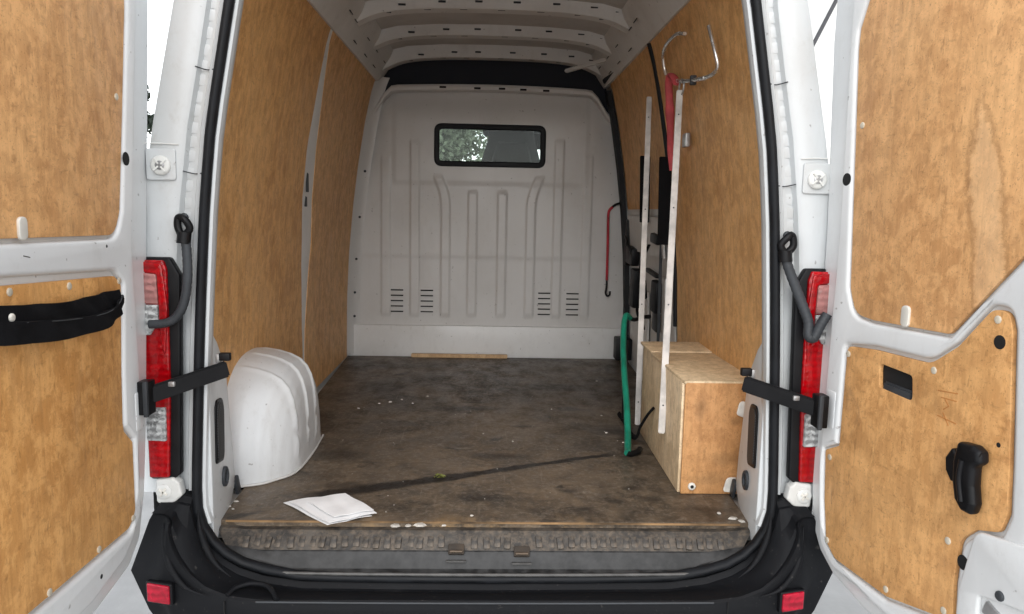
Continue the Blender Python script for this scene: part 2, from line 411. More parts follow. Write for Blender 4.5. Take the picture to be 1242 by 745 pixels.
# scuffed sill rubber with dried mud
s = NT('muddy_sill'); co = s.coord(False)
n1 = s.ramp(s.noise(co, 8, 7, .7), .38, .66); n2 = s.ramp(s.noise(co, 45, 5, .7), .4, .7)
c = s.mix(n1, (.024, .022, .020), (.085, .074, .062)); c = s.mix(s.math('MULTIPLY', n2, .6), c, (.17, .13, .092))
s.setp(**{'Base Color': c, 'Roughness': .55}); s.bump(n2, .3, .002); M['sill'] = s.m

# bumper plastic with dust
s = NT('dusty_bumper_plastic'); co = s.coord(False)
n1 = s.ramp(s.noise(co, 7, 6, .7, (1, 1, 2)), .55, .85); n2 = s.ramp(s.noise(co, 60, 3, .6), .66, .74)
c = s.mix(n1, (.006, .0065, .008), (.016, .016, .017)); c = s.mix(s.math('MULTIPLY', n2, .3), c, (.12, .11, .10))
s.setp(**{'Base Color': c, 'Roughness': .6, 'Specular IOR Level': .18}); s.bump(s.noise(co, 220, 2), .2, .001); M['bumper'] = s.m

# mesh grille
s = NT('fine_black_mesh'); co = s.coord(False)
ck = s.n('ShaderNodeTexChecker'); ck.inputs['Scale'].default_value = 260; s.l(co, ck.inputs['Vector'])
s.setp(**{'Base Color': s.mix(ck.outputs['Fac'], (.010, .010, .011), (.05, .05, .052)), 'Roughness': .6}); M['mesh'] = s.m

def leafmat(name, c):
    s = NT(name); co = s.coord(False)
    f = s.ramp(s.noise(co, 3, 4), .35, .65)
    s.setp(**{'Base Color': s.mix(f, [v*.65 for v in c], [v*1.35 for v in c]), 'Roughness': .6}); return s.m
M['leaf'] = leafmat('grey_green_leaves', (.19, .225, .155)); M['leaf2'] = leafmat('dark_conifer', (.03, .045, .028))
M['leafbit'] = simple('yellow_green_leaf', (.28, .30, .08), .6)

# ------------------------------------------------------------------ ground
box('ground', (0, 60, -.05), (240, 200, .1), M['concrete'], None, bevel=0)
tag(bpy.data.objects['ground'], kind='structure')

# ------------------------------------------------------------------ the van
van = empty('cargo_van', (0, 0, 0))
tag(van, 'white panel van seen from behind with both rear doors open', 'van')

ZI = [.5, .9, 1.2, 1.5, 1.75, 2.0, 2.2, 2.3, 2.36]; WI = [.89, .888, .873, .845, .812, .77, .725, .685, .63]
ZO = [.35, .7, 1.0, 1.33, 1.68, 2.0, 2.2, 2.35, 2.44]; WO = [.985, .985, .985, .965, .905, .838, .79, .715, .60]
Wi = lambda z: interp(z, ZI, WI)
Wo = lambda z: interp(z, ZO, WO)
YB = -.08                                   # plane of the rear opening
ZS = [.57, .66, .74, .89, 1.09, 1.30, 1.48, 1.68, 1.85, 2.02]; WS = [.79, .808, .807, .799, .789, .775, .762, .740, .709, .678]
half = [(0, .429), (.30, .431), (.45, .434), (.54, .438), (.63, .457), (.69, .476), (.735, .503), (.77, .538), (.795, .58), (.808, .63), (.809, .69)]
half += [(interp(z, ZS, WS), z) for z in (.76, .85, .95, 1.05, 1.15, 1.25, 1.35, 1.45, 1.55, 1.65, 1.75, 1.85, 1.95, 2.02)]
half += [(.662, 2.09), (.635, 2.17), (.595, 2.24), (.54, 2.29), (.46, 2.32), (.30, 2.333), (0, 2.335)]
loop = half + [(-x, z) for x, z in half[-2:0:-1]]
def ring_sweep(name, prof, mat, parent, path=loop, smooth=40):
    """sweep a profile (outward offset, y) round the opening"""
    P = [Vector(p) for p in path]; n = len(P); rows = []
    for i in range(n):
        t = (P[(i+1) % n]-P[i-1]).normalized(); nn = Vector((t.y, -t.x))
        rows.append([(P[i].x+nn.x*o, y, P[i].y+nn.y*o) for o, y in prof])
    rows.append(rows[0])
    return loft(name, rows, mat, parent, autosm=smooth, closed_u=True)
# rubber seal: a hollow-looking bulb on the flange
pr = [(.013*math.cos(a)+.004, YB-.006+.017*math.sin(a)) for a in [k*2*math.pi/12 for k in range(12)]]
ring_sweep('door_seal', pr, M['rubber'], van)
# white flange inside the seal, only above the sill
def flange(name, side):
    pts = [(x*side, z) for x, z in half if z > .545]
    rows = []
    for i, (x, z) in enumerate(pts):
        a = Vector(pts[max(i-1, 0)]); b = Vector(pts[min(i+1, len(pts)-1)]); t = (b-a).normalized(); nn = Vector((t.y, -t.x))*side
        rows.append([(x+nn.x*o, y, z+nn.y*o) for o, y in ((.0, YB+.004), (-.010, YB), (-.016, YB+.004), (-.017, YB+.02), (-.014, YB+.045), (.0, YB+.06), (.08, .03))])
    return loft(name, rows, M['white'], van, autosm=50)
flange('opening_flange', -1); flange('opening_flange', 1)

# rear corner pillars
def pillar(side):
    rows = []
    zs = [.675+i*(2.40-.675)/60 for i in range(61)]
    for z in zs:
        w = interp(z, ZS+[2.2, 2.4], WS+[.66, .60]); o = Wo(z)
        cr = w+.066+.012*sstep(1.9, 1.2, z)
        r = [(w-.004, YB+.045), (w+.020, YB+.040), (w+.026, YB+.014), (w+.034, YB+.010), (w+.040, YB+.022), (cr-.006, YB+.026), (cr, YB+.006), (cr+.012, YB-.001),
             (o-.018, YB), (o-.006, YB+.006), (o, YB+.02), (o+.01, .06)]
        rows.append([(side*x, y, z) for x, y in r])
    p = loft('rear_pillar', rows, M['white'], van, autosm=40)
    # pressed weld pads in the channel
    pad = None
    for k in range(17):
        z = 1.44+k*.04+random.uniform(-.006, .006)
        if z > 2.05: break
        w = interp(z, ZS, WS)
        x = side*(w+.056)
        if pad is None:
            pad = box('weld_pad', (x, YB+.0255, z), (.024, .004, .030), M['white'], p, .002, rot=(0, side*-.12 if z > 1.6 else 0, 0))
        else:
            pad = dup(pad, 'weld_pad', (x, YB+.0255, z), p, (0, side*-.13*sstep(1.4, 1.8, z), 0))
    for z in (1.83, 1.56):
        w = interp(z, ZS, WS)
        tube('panel_joint', [(side*(w+.021), YB+.010, z-.004), (side*(w+.045), YB+.017, z-.006), (side*(w+.07), YB+.002, z)], .0016, M['boot'], p, 6, 3)
    # striker plate and dished bolt
    zb = 1.573; x = side*.875
    pl = plate('hinge_plate', [rnd([(side*.838, 1.535), (side*.915, 1.535), (side*.915, 1.617), (side*.838, 1.617)], .008)], YB-.003, YB-.008, M['white'], p, .002)
    disc('hinge_bolt', (x, YB-.008, zb), (0, -1, 0), .026, .010, M['cap'], p, 20)
    disc('hinge_bolt_socket', (x, YB-.018, zb), (0, -1, 0), .012, .003, M['grey_metal'], p, 12)
    for a in range(4):
        box('hinge_bolt_rib', (x+.013*math.cos(a*1.57+.7), YB-.0195, zb+.013*math.sin(a*1.57+.7)), (.018, .004, .005), M['cap'], p, .001, rot=(0, -(a*1.57+.7), 0))
    tube('panel_joint', [(side*.83, YB-.003, 1.628), (side*.87, YB-.004, 1.630), (side*.925, YB-.003, 1.630)], .0018, M['cap'], p, 6, 3)
    return p
pillar(-1); pillar(1)
# header above the opening and the body skins
rows = []
for k in range(25):
    a = -.62+k*1.24/24
    rows.append([(a, YB+.03, 2.32), (a, YB+.01, 2.36), (a, YB+.02, 2.44-.12*(a/.62)**4*.5), (a, .06, 2.49-.05*(a/.62)**2)])
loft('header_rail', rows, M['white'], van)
def side_rows(y0, y1, f, ny=14, z0=.35):
    zz = [z0+i*(2.44-z0)/24 for i in range(25)]
    return [[(f*Wo(z)*(1+.012*math.sin(math.pi*(i/ny)))+f*.01, y0+(y1-y0)*i/ny, z) for z in zz] for i in range(ny+1)]
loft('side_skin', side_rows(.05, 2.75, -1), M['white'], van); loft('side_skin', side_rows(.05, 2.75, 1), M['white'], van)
rows = [[(x, y, 2.50-.10*abs(x/.62)**2.6+.006*math.cos(y*14)) for x in [-.62+i*1.24/20 for i in range(21)]] for y in [.0+j*2.9/60 for j in range(61)]]
loft('roof_skin', rows, M['white'], van)

# inner metal skin (walls and roof) behind the plywood
def inner_profile(off=.014):
    p = [(Wi(z)+off, z) for z in (.50, .7, .9, 1.1, 1.3, 1.5, 1.65, 1.8, 1.95, 2.1, 2.2, 2.28)]
    return p
for sd_ in (-1, 1):
    rows = [[(sd_*x, y, z) for x, z in inner_profile()] for y in [.05, .6, 1.2, 1.8, 2.4, 2.72]]
    loft('inner_skin', rows, M['inner'], van)
rp = [(-.70, 2.28), (-.685, 2.325), (-.655, 2.365), (-.60, 2.40), (-.5, 2.425), (-.3, 2.44), (0, 2.445)]
rp = rp + [(-x, z) for x, z in rp[-2::-1]]
rows = [[(x, y, z) for x, z in rp] for y in [-.02+i*2.74/40 for i in range(41)]]
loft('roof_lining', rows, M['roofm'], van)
# cross ribs with slots
def roof_rib(y, w=.085, drop=.05):
    rows = []
    for k in range(41):
        x = -.665+k*1.33/40; e = abs(x)/.665
        zt = 2.447-.02*e**2-.06*e**5; zb = zt-drop-.004
        zb += -.012*sstep(.78, 1.0, e)
        rows.append([(x, y-w*.75, zt+.01), (x, y-w*.5, zb+.006), (x, y-w*.44, zb), (x, y+w*.44, zb), (x, y+w*.5, zb+.006), (x, y+w*.75, zt+.01)])
    r = loft('roof_rib', rows, M['inner'], van)
    sl = None
    for x in (-.50, -.30, -.16, .05, .22, .38, .52):
        x += random.uniform(-.02, .02); e = abs(x)/.665; z = 2.447-.02*e**2-.06*e**5-drop-.003
        if sl is None: sl = box('slot', (x, y-.02, z), (.034, .010, .004), M['boot'], r, .002)
        else: dup(sl, 'slot', (x, y-.02, z), r)
        dup(sl, 'slot', (x+.07, y-w*.63, z+.028), r, (math.radians(66), 0, 0))
    return r
for y, dp in ((.35, .05), (.92, .05), (1.50, .05), (2.02, .05), (2.50, .068)): roof_rib(y, drop=dp)
for sd_ in (-1, 1):
    rows = [[(sd_*x, y, z) for x, z in ((.715, 2.24), (.690, 2.235), (.655, 2.285), (.60, 2.365), (.585, 2.40), (.60, 2.43))] for y in [.0+i*.1 for i in range(27)]]
    rl = loft('roof_rail', rows, M['inner'], van, autosm=30)
    hl = None
    for k, y in enumerate([1.30, 1.44, 1.62, 1.80, 1.93, 2.08, 2.22, 2.38]):
        if hl is None: hl = box('slot', (sd_*.625, y, 2.322), (.004, .05, .016), M['hole'], rl, .002, rot=(0, sd_*.62, 0))
        else: dup(hl, 'slot', (sd_*(.63 if k % 2 else .665), y, 2.322 if k % 2 else 2.265), rl)

# plywood wall lining, left: two sheets with the curved pillar showing between them
ztop = 2.27
def wall_sheet(name, side, y0f, y1f, mat, z0=.552, z1=ztop, th=.008, off=0.0, nz=34):
    rows = []
    for j in range(nz+1):
        z = z0+(z1-z0)*j/nz
        a, b = y0f(z), y1f(z)
        rows.append([(side*(Wi(z)-off), a+(b-a)*i/6, z) for i in range(7)])
    return loft(name, rows, mat, van, thick=th, autosm=60)
gapr = lambda z: interp(z, [.55, .84, 1.1, 1.29, 1.51, 1.72, 2.0, 2.28], [1.395, 1.385, 1.345, 1.305, 1.245, 1.225, 1.255, 1.24])
gapf = lambda z: interp(z, [.55, .84, 1.1, 1.29, 1.51, 1.72, 2.0, 2.28], [1.415, 1.435, 1.465, 1.50, 1.435, 1.40, 1.36, 1.275])
wall_sheet('plywood_panel', -1, lambda z: .055, gapr, M['ply_wall'])
wall_sheet('plywood_panel', -1, gapf, lambda z: 2.50+.05*sstep(.6, 1.8, z), M['ply_wall'])
rows = [[(-Wi(z)+.001+dx, 1.19+.34*t, z) for t, dx in ((0, 0), (.2, .004), (.5, .006), (.8, .004), (1, 0))] for z in [.55+i*.086 for i in range(21)]]
post = loft('wall_post', rows, M['skirt'], van)
for y, z, h in ((1.30, 1.60, .12), (1.32, 1.50, .05)):
    box('slot', (-Wi(z)+.006, y, z), (.006, .035, h), M['boot'], post, .002)
# right: one sheet behind the hook, up to the sliding door
wall_sheet('plywood_panel', 1, lambda z: .055, lambda z: 1.30+.03*sstep(1.6, 2.2, z), M['ply_wall'])

# floor board
bm = bmesh.new(); bmesh.ops.create_cube(bm, size=1)
for v in bm.verts:
    v.co = Vector((v.co.x*1.77, 1.28+v.co.y*2.52, .541+v.co.z*.018))
    if v.co.y < .1: v.co.x *= .90
bmesh.ops.bevel(bm, geom=[e for e in bm.edges if all(v.co.z > .545 for v in e.verts)], offset=.003, segments=1, affect='EDGES')
fl = from_bm('load_floor', bm, M['floor'], van)
bar('worn_edge', (-.775, .021, .5475), (.76, .013, .5475), .006, .0055, M['edgewood'], fl, .001)
box('floor_base', (0, 1.37, .497), (1.76, 2.58, .06), M['inner'], van, .004)

# sill: sloping tread with nubs, smooth band, latch recesses
def bottom_half(z): return interp(z, [.43, .44, .457, .503, .56], [.40, .55, .63, .745, .80])
def sill_rows(prof):
    rows = []
    for k in range(61):
        f = -1+k/30; lift = .05*sstep(.86, 1.0, abs(f))
        rows.append([(f*w, y, z+lift*(.56-z)*4) for (y, z, w) in prof])
    return rows
sill = loft('load_sill', sill_rows(((.03, .531, .79), (.0, .531, .79), (-.022, .515, .775), (-.044, .492, .755), (-.047, .4895, .752))), M['sill'], van, autosm=25)
loft('sill_kick_plate', sill_rows(((-.046, .4905, .752), (-.050, .488, .75), (-.061, .470, .715), (-.066, .456, .69), (-.070, .446, .665), (-.085, .440, .64), (-.092, .430, .60))), M['kick'], sill, autosm=25)
nub = None
for k in range(46):
    x = -.70+k*1.42/45
    if abs(x+.091) < .03 or abs(x-.099) < .028: continue
    loc = (x+random.uniform(-.004, .004), -.030+random.uniform(-.005, .005), .508+random.uniform(-.003, .001))
    if nub is None:
        nub = box('tread_nub', loc, (.019, .034, .010), M['sill'], sill, .004, rot=(math.radians(46), 0, 0))
    else: dup(nub, 'tread_nub', loc, sill, (math.radians(46+random.uniform(-5, 5)), 0, random.uniform(-.15, .15)))
for x in (-.091, .099):
    z = .497 if x < 0 else .491
    box('latch_recess', (x, -.052, z), (.046, .016, .030), M['muck'], sill, .004, rot=(math.radians(-35), 0, 0))
    tube('latch_striker', [(x-.016, -.052, z-.006), (x-.016, -.066, z), (x+.016, -.066, z), (x+.016, -.052, z-.006)], .004, M['rust'], sill, 8, 0)
    box('latch_lip', (x, -.071, z-.028), (.058, .008, .006), M['plastgrey'], sill, .002)
tube('sill_trim', [(-.70, -.093, .478), (-.62, -.096, .452), (-.5, -.096, .444), (0, -.096, .441), (.5, -.096, .444), (.62, -.096, .452), (.70, -.093, .478)], .005, M['plastgrey'], sill, 8, 6)

# lower jamb panels with grille and striker hook
def jamb(side):
    ol = rnd([(-.06, .50, .01), (.15, .555, .01), (.20, .60, .03), (.19, .70, .05), (.13, .98, .05), (.04, 1.08, .04), (-.03, 1.13, .02), (-.06, 1.13, .01)])
    ax = (Vector((side*.786, 0, 0)), Vector((side*.10, 1, 0)), Vector((0, 0, 1)), Vector((side, 0, 0)))
    j = plate('jamb_panel', [ol], 0, .02, M['white'], van, .004, ax)
    g = rnd([(-.022, .735, .015), (.056, .722, .03), (.066, .74, .02), (.076, .88, .03), (.06, .912, .03), (.0, .918, .02), (-.016, .90, .02)])
    plate('vent_grille', [g], -.005, .003, M['blackp'], j, .002, ax)
    g2 = [(.027+(u-.027)*.78, .82+(v-.82)*.90) for u, v in g]
    plate('vent_mesh', [g2], -.0075, -.004, M['mesh'], j, .0, ax)
    c = Vector((side*.788, .066, .668))
    tube('tie_hook', [c+Vector((0, .018*math.cos(a), .026*math.sin(a))) for a in [k*.5236 for k in range(13)]], .006, M['boot'], j, 8, 0)
    b = box('floor_bracket', (side*.805, .215, .585), (.012, .03, .06), M['boot'], j, .006, rot=(.4, 0, 0))
    return j
jamb(-1); jamb(1)

# left wheel arch liner: pressed dome with ribs
def arch():
    yc, a, b, z0 = .60, .325, .402, .548
    prof = [(1.0, -.895), (.995, -.85), (.975, -.80), (.945, -.758), (.90, -.722), (.835, -.697), (.75, -.681), (.63, -.670), (.48, -.664), (.3, -.661), (.12, -.66), (.0, -.66)]
    pp = []
    for (s0, x0), (s1, x1) in zip(prof, prof[1:]):
        for k in range(4): pp.append((s0+(s1-s0)*k/4, x0+(x1-x0)*k/4))
    pp.append(prof[-1]); rows = []
    for i in range(241):
        th = math.pi*i/240; ct, st = math.cos(th), math.sin(th); e = 2/2.5
        cy = math.copysign(abs(ct)**e, ct); cz = abs(st)**e
        r = []
        for sc_, x in pp:
            y = yc+a*sc_*cy; z = z0+b*sc_*cz
            dx = 0
            for yr in (.44, .56, .69):
                m = math.exp(-((y-yr)/.008)**2)*sstep(.59, .62, z)*sstep(.10, .35, sc_)*sstep(-.895, -.84, x)
                m *= 1-.95*math.exp(-((z-.69)/.014)**2)
                dx += .008*m
            # front corner tapers towards the wall
            taper = .05*sstep(yc-.12, yc-.34, y)*sstep(-.86, -.70, x)
            r.append((x+dx-taper, y+dx*.2, z+dx*.4))
        rows.append(r)
    return loft('wheel_arch', rows, M['arch'], van, autosm=60)
arch()
tube('arch_sealant', [(-.85, .262, .556), (-.76, .30, .555), (-.72, .34, .555), (-.67, .42, .555), (-.66, .62, .555), (-.67, .85, .555)], .004, M['inner'], van, 6, 4)

# right wheel arch boxed in with plywood
bx = empty('wheel_arch_box', (.76, .25, .55), van)
def lb(name, c, s_, m, bev=.006, rot=None): return box(name, (c[0]-.76, c[1]-.25, c[2]-.55), s_, m, bx, bev, rot)
lb('front_board', (.762, .256, .742), (.245, .012, .383), M['ply_box'])
lb('inner_board', (.644, .60, .738), (.012, .675, .375), M['ply_pale'], rot=(0, 0, -.02))
lb('top_board', (.765, .50, .929), (.262, .50, .012), M['ply_pale'])
lb('top_board', (.765, .852, .935), (.262, .195, .012), M['ply_pale'], rot=(.03, 0, .02))
lb('side_bracket', (.668, .243, .572), (.0, .0, .0), M['plug']) if False else None
disc('screw', (.676-.76, .249-.25, .578-.55), (0, -1, 0), .013, .006, M['plug'], bx)
disc('screw_socket', (.676-.76, .244-.25, .578-.55), (0, -1, 0), .006, .002, M['hole'], bx)
plate('plastic_bracket', [rnd([(.018, .012, .01), (.06, .012, .0), (.06, .062, .0), (.03, .062, .02)], .01)], -.012, -.004, M['plug'], bx, .002)
plate('plastic_bracket', [rnd([(.05, .275, .01), (.10, .255, .0), (.10, .31, .0), (.06, .325, .02)], .01)], -.008, -.002, M['plug'], bx, .002)
box('scuff_gap', (-.10, .012+.05, .19), (.003, .004, .06), M['hole'], bx, .001)

# ------------------------------------------------------------------ bulkhead
def Wb(z): return interp(z, [.5, .9, 1.2, 1.5, 1.75, 2.0, 2.2], [.885, .88, .868, .835, .80, .758, .72])
wx0, wx1, wz0, wz1 = -.352, .338, 1.742, 2.002
ribs = [(-.65, 1.80, 0), (-.47, 1.90, 0), (-.278, 1.69, -1), (-.11, 1.60, 0), (.075, 1.60, 0), (.255, 1.69, 1), (.425, 1.92, 0), (.607, 1.83, 0)]
def bulk_y(x, z):
    y = 2.585
    h = 0
    for xc, zt, curl in ribs:
        xx = xc
        if curl: xx = xc+curl*(-.0)+(-curl)*.10*sstep(zt-.25, zt+.05, z)**2*-.6
        m = sstep(.034, .022, abs(x-xx))*sstep(zt+.01, zt-.03, z)*sstep(.79, .83, z)
        h = max(h, m)
    y -= .007*h
    y += .05*sstep(1.95, 2.2, z)**2+.03*sstep(.62, .80, abs(x))*sstep(1.5, 2.0, z)      # the crown leans forward
    y -= .012*sstep(1.16, 1.2, z)*sstep(1.62, 1.56, z)*.25
    y -= .006*sstep(1.62, 1.66, z)*sstep(.62, .58, abs(x))
    y += .004*math.sin(3*x+2*z)
    return y
bm = bmesh.new(); NX, NZ = 300, 170; V = []
for j in range(NZ+1):
    row = []
    for i in range(NX+1):
        u = -1+2*i/NX
        zt = 2.232-.022*u*u-.17*sstep(.80, 1.0, abs(u))**2
        z = .745+(zt-.745)*j/NZ; x = u*Wb(z)
        row.append(bm.verts.new((x, bulk_y(x, z), z)))
    V.append(row)
for j in range(NZ):
    for i in range(NX):
        q = (V[j][i], V[j][i+1], V[j+1][i+1], V[j+1][i]); cx = sum(v.co.x for v in q)/4; cz = sum(v.co.z for v in q)/4
        if wx0+.02 < cx < wx1-.02 and wz0+.02 < cz < wz1-.02: continue
        bm.faces.new(q)
for v in [v for v in bm.verts if not v.link_faces]: bm.verts.remove(v)
bulk = from_bm('bulkhead', bm, M['bulk'], van, autosm=60)
fo = rnd([(wx0, wz0), (wx1, wz0), (wx1, wz1), (wx0, wz1)], .05); fi = rnd([(wx0+.032, wz0+.034), (wx1-.034, wz0+.034), (wx1-.034, wz1-.032), (wx0+.032, wz1-.032)], .018)
plate('window_gasket', [fo, fi], 2.565, 2.61, M['rubber'], bulk, .008)
plate('window_pane', [rnd([(wx0+.02, wz0+.02), (wx1-.02, wz0+.02), (wx1-.02, wz1-.02), (wx0+.02, wz1-.02)], .01)], 2.590, 2.595, M['glass'], bulk)
lv = None
for xc in (-.58, -.392, .352, .532):
    for k in range(5):
        z = .832+k*.034-(.006 if xc > 0 else 0)
        if lv is None:
            bm = bmesh.new()
            for (y, zz, hh, mi) in ((-.0035, 0, .006, 0), (-.006, .008, .006, 1)):
                r = bmesh.ops.create_cube(bm, size=1)
                for v in r['verts']: v.co = Vector((v.co.x*.078, y+v.co.y*.008, zz+v.co.z*hh*1.4))
                for f in {f for v in r['verts'] for f in v.link_faces}: f.material_index = mi
            lv = from_bm('louvre', bm, [M['hole'], M['bulk']], bulk); lv.location = (xc, bulk_y(xc, z), z)
        else: dup(lv, 'louvre', (xc, bulk_y(xc, z), z), bulk)
# skirt below the bulkhead with bolts and its lip
sk = box('bulkhead_skirt', (0, 2.575, .645), (1.77, .03, .20), M['skirt'], van, .006)
bar('lip', (-.885, 2.556, .752), (.885, 2.556, .752), .028, .012, M['bulk'], sk, .004)
sk_shadow = box('lip_shade_strip', (0, 2.556, .737), (1.76, .012, .014), M['hole'], sk, .002)  # dark strip standing in for the shade under the lip
bt = None
for x in (-.80, -.62, -.27, .03, .36, .70, .84):
    if bt is None: bt = disc('bolt', (x, 2.559, .715), (0, -1, 0), .008, .005, M['boot'], sk, 10)
    else: dup(bt, 'bolt', (x, 2.559, .715), sk)
# flange up the left edge of the bulkhead with bolts; black seal up the right
rows = [[(-Wi(z)+.006, 2.50+dy, z) if False else (-Wi(z)+dx, dy, z) for dx, dy in ((.004, 2.50), (.012, 2.515), (.03, 2.55), (.055, 2.575), (.075, 2.58))] for z in [.56+i*.055 for i in range(32)]]
fg = loft('bulkhead_flange', rows, M['bulk'], van)
bt2 = None
for z in (.80, .95, 1.16, 1.42, 1.70):
    p = (-Wi(z)+.045, 2.558, z)
    if bt2 is None: bt2 = disc('bolt', p, (.5, -1, 0), .008, .006, M['boot'], fg, 10)
    else: dup(bt2, 'bolt', p, fg)
rows = [[(Wi(z)+dx, dy, z) for dx, dy in ((-.004, 2.49), (-.03, 2.50), (-.035, 2.525), (-.03, 2.575), (-.01, 2.58))] for z in [.56+i*.055 for i in range(31)]]
loft('door_post_seal', rows, M['rubber'], van, autosm=30)
# bulkhead crown flange and the dark space above it
rows = []
for k in range(41):
    u = -1+k/20; zt = 2.232-.022*u*u-.17*sstep(.80, 1.0, abs(u))**2; x = u*Wb(zt)
    rows.append([(x, 2.615, zt-.035), (x, 2.56, zt-.028), (x, 2.552, zt-.010), (x, 2.56, zt+.004), (x, 2.66, zt+.012)])
cf = loft('bulkhead_crown', rows, M['bulk'], van)
bsl = None
for x in (-.30, -.09, .06, .19, .33):
    if bsl is None: bsl = box('slot', (x, 2.553, 2.214), (.04, .006, .012), M['hole'], cf, .002)
    else: dup(bsl, 'slot', (x, 2.553, 2.214-.02*abs(x)), cf)
plate('cab_headliner', [[(-.92, 1.5), (-.92, 2.47), (.92, 2.47), (.92, 1.5), (.72, 1.5), (.66, 2.04), (.5, 2.12), (-.5, 2.12), (-.66, 2.04), (-.72, 1.5)]], 2.69, 2.71, M['darkvoid'], van)
bar('loose_trim_strip', (.43, 2.40, 2.298), (.70, 2.10, 2.335), .03, .02, M['inner'], van, .006)

# ------------------------------------------------------------------ sliding door inner face (right)
sdr = empty('sliding_door', (.86, 1.95, .55), van)
def adopt(o, p):
    o.parent = p; o.matrix_parent_inverse = Matrix.Translation(-p.location); return o
adopt(wall_sheet('plywood_panel', 1, lambda z: 1.40, lambda z: 2.45, M['ply_wall'], 1.50, 2.25, .008, -.004), sdr)
adopt(wall_sheet('metal_panel', 1, lambda z: 1.38, lambda z: 2.48, M['inner'], .60, 1.52, .006, -.008), sdr)
for z0_, z1_, y0_, y1_ in ((1.26, 1.46, 1.50, 1.85), (1.26, 1.46, 1.92, 2.38), (.80, 1.16, 1.48, 1.80), (.72, 1.05, 1.88, 2.36)):
    q = wall_sheet('pressed_panel', 1, lambda z: y0_, lambda z: y1_, M['inner'], z0_, z1_, .01, .012, 8); adopt(q, sdr)
adopt(tube('door_edge_seal', [(Wi(z)-.006, 1.335+.02*sstep(1.5, 2.2, z), z) for z in [.95, 1.2, 1.45, 1.7, 1.9, 2.05, 2.15, 2.25]], .013, M['rubber'], van, 8, 3), sdr)
adopt(tube('door_top_seal', [(.712, 1.36, 2.262), (.700, 1.7, 2.272), (.694, 2.1, 2.275), (.69, 2.5, 2.27)], .026, M['rubber'], van, 8, 3), sdr)
for c, sz in (((.835, 2.22, 1.23), (.05, .16, .10)), ((.84, 2.12, 1.05), (.05, .10, .22)), ((.842, 1.60, 1.06), (.04, .10, .16)), ((.835, 1.62, 1.35), (.04, .12, .05)), ((.845, 1.72, 1.17), (.03, .22, .02)), ((.855, 1.62, .93), (.03, .10, .10)), ((.84, 2.38, 1.30), (.04, .06, .28))):
    adopt(box('latch_mechanism', c, sz, M['blackp'], van, .012, rot=(.1, 0, .05)), sdr)
adopt(bar('door_rod', (.84, 1.50, .70), (.84, 1.54, 1.40), .014, .014, M['boot'], van, .004, up=(0, 1, 0)), sdr)
adopt(tube('door_cable', [(.83, 2.36, 1.28), (.80, 2.28, 1.34), (.80, 2.18, 1.30), (.83, 2.15, 1.20)], .007, M['blackp'], van, 8, 4), sdr)
adopt(box('door_stop', (.84, 2.44, .64), (.10, .10, .14), M['blackp'], van, .01), sdr)

# ------------------------------------------------------------------ rear lamps, caps, boots, straps
def taillight(side):
    t = empty('taillight', (side*.90, YB, 1.0), van)
    ax = (Vector((-side*.90, -YB, -1.0)), Vector((side, 0, 0)), Vector((0, 0, 1)), Vector((0, 1, 0)))
    plate('housing', [rnd([(.832, 1.285, .01), (.858, 1.332, .012), (.932, 1.332, .01), (.932, .72, .01), (.868, .72, .008), (.850, .735, .006)], .004)], YB-.022, YB+.004, M['blackp'], t, .005, ax)
    plate('red_lens', [rnd([(.862, 1.30, .008), (.87, 1.325, .008), (.93, 1.325, .006), (.93, .728, .006), (.876, .728, .008), (.864, 1.0)], .006)], YB-.034, YB-.02, M['lens_red'], t, .005, ax)
    plate('red_lens_band', [rnd([(.861, 1.20, .006), (.872, 1.315, .01), (.929, 1.322, .01), (.929, 1.295, 0), (.886, 1.290, .01), (.882, 1.12, .02), (.872, 1.06, .01)], .003)], YB-.040, YB-.03, M['lens_red'], t, .003, ax)
    plate('fog_lens', [rnd([(.887, 1.288, .006), (.928, 1.292, .006), (.928, 1.210, 0), (.885, 1.210, .0)], .003)], YB-.042, YB-.028, M['lens_pink'], t, .003, ax)
    plate('indicator_lens', [rnd([(.885, 1.207, .0), (.928, 1.207, .0), (.928, 1.125, .006), (.908, 1.126, .004), (.886, 1.160, .01)], .003)], YB-.043, YB-.028, M['lens_clear'], t, .003, ax)
    plate('reverse_lens', [rnd([(.876, .928, .004), (.928, .926, .004), (.928, .836, .004), (.877, .834, .004)], .003)], YB-.043, YB-.028, M['lens_clear'], t, .003, ax)
    c = plate('light_cap', [rnd([(.852, .712, .008), (.868, .727, .008), (.915, .722, .01), (.915, .652, .012), (.868, .655, .02), (.845, .676, .01)], .006)], YB-.03, YB+.004, M['cap'], van, .006, (Vector((0, 0, 0)), Vector((side, 0, 0)), Vector((0, 0, 1)), Vector((0, 1, 0))))
    disc('cap_screw', (side*.893, YB-.030, .688), (0, -1, 0), .021, .006, M['cap'], c, 16)
    box('screw_slot', (side*.893, YB-.037, .688), (.026, .004, .006), M['plug'], c, .001, rot=(0, .6, 0))
    box('screw_slot', (side*.893, YB-.037, .688), (.006, .004, .026), M['plug'], c, .001, rot=(0, .6, 0))
taillight(-1); taillight(1)

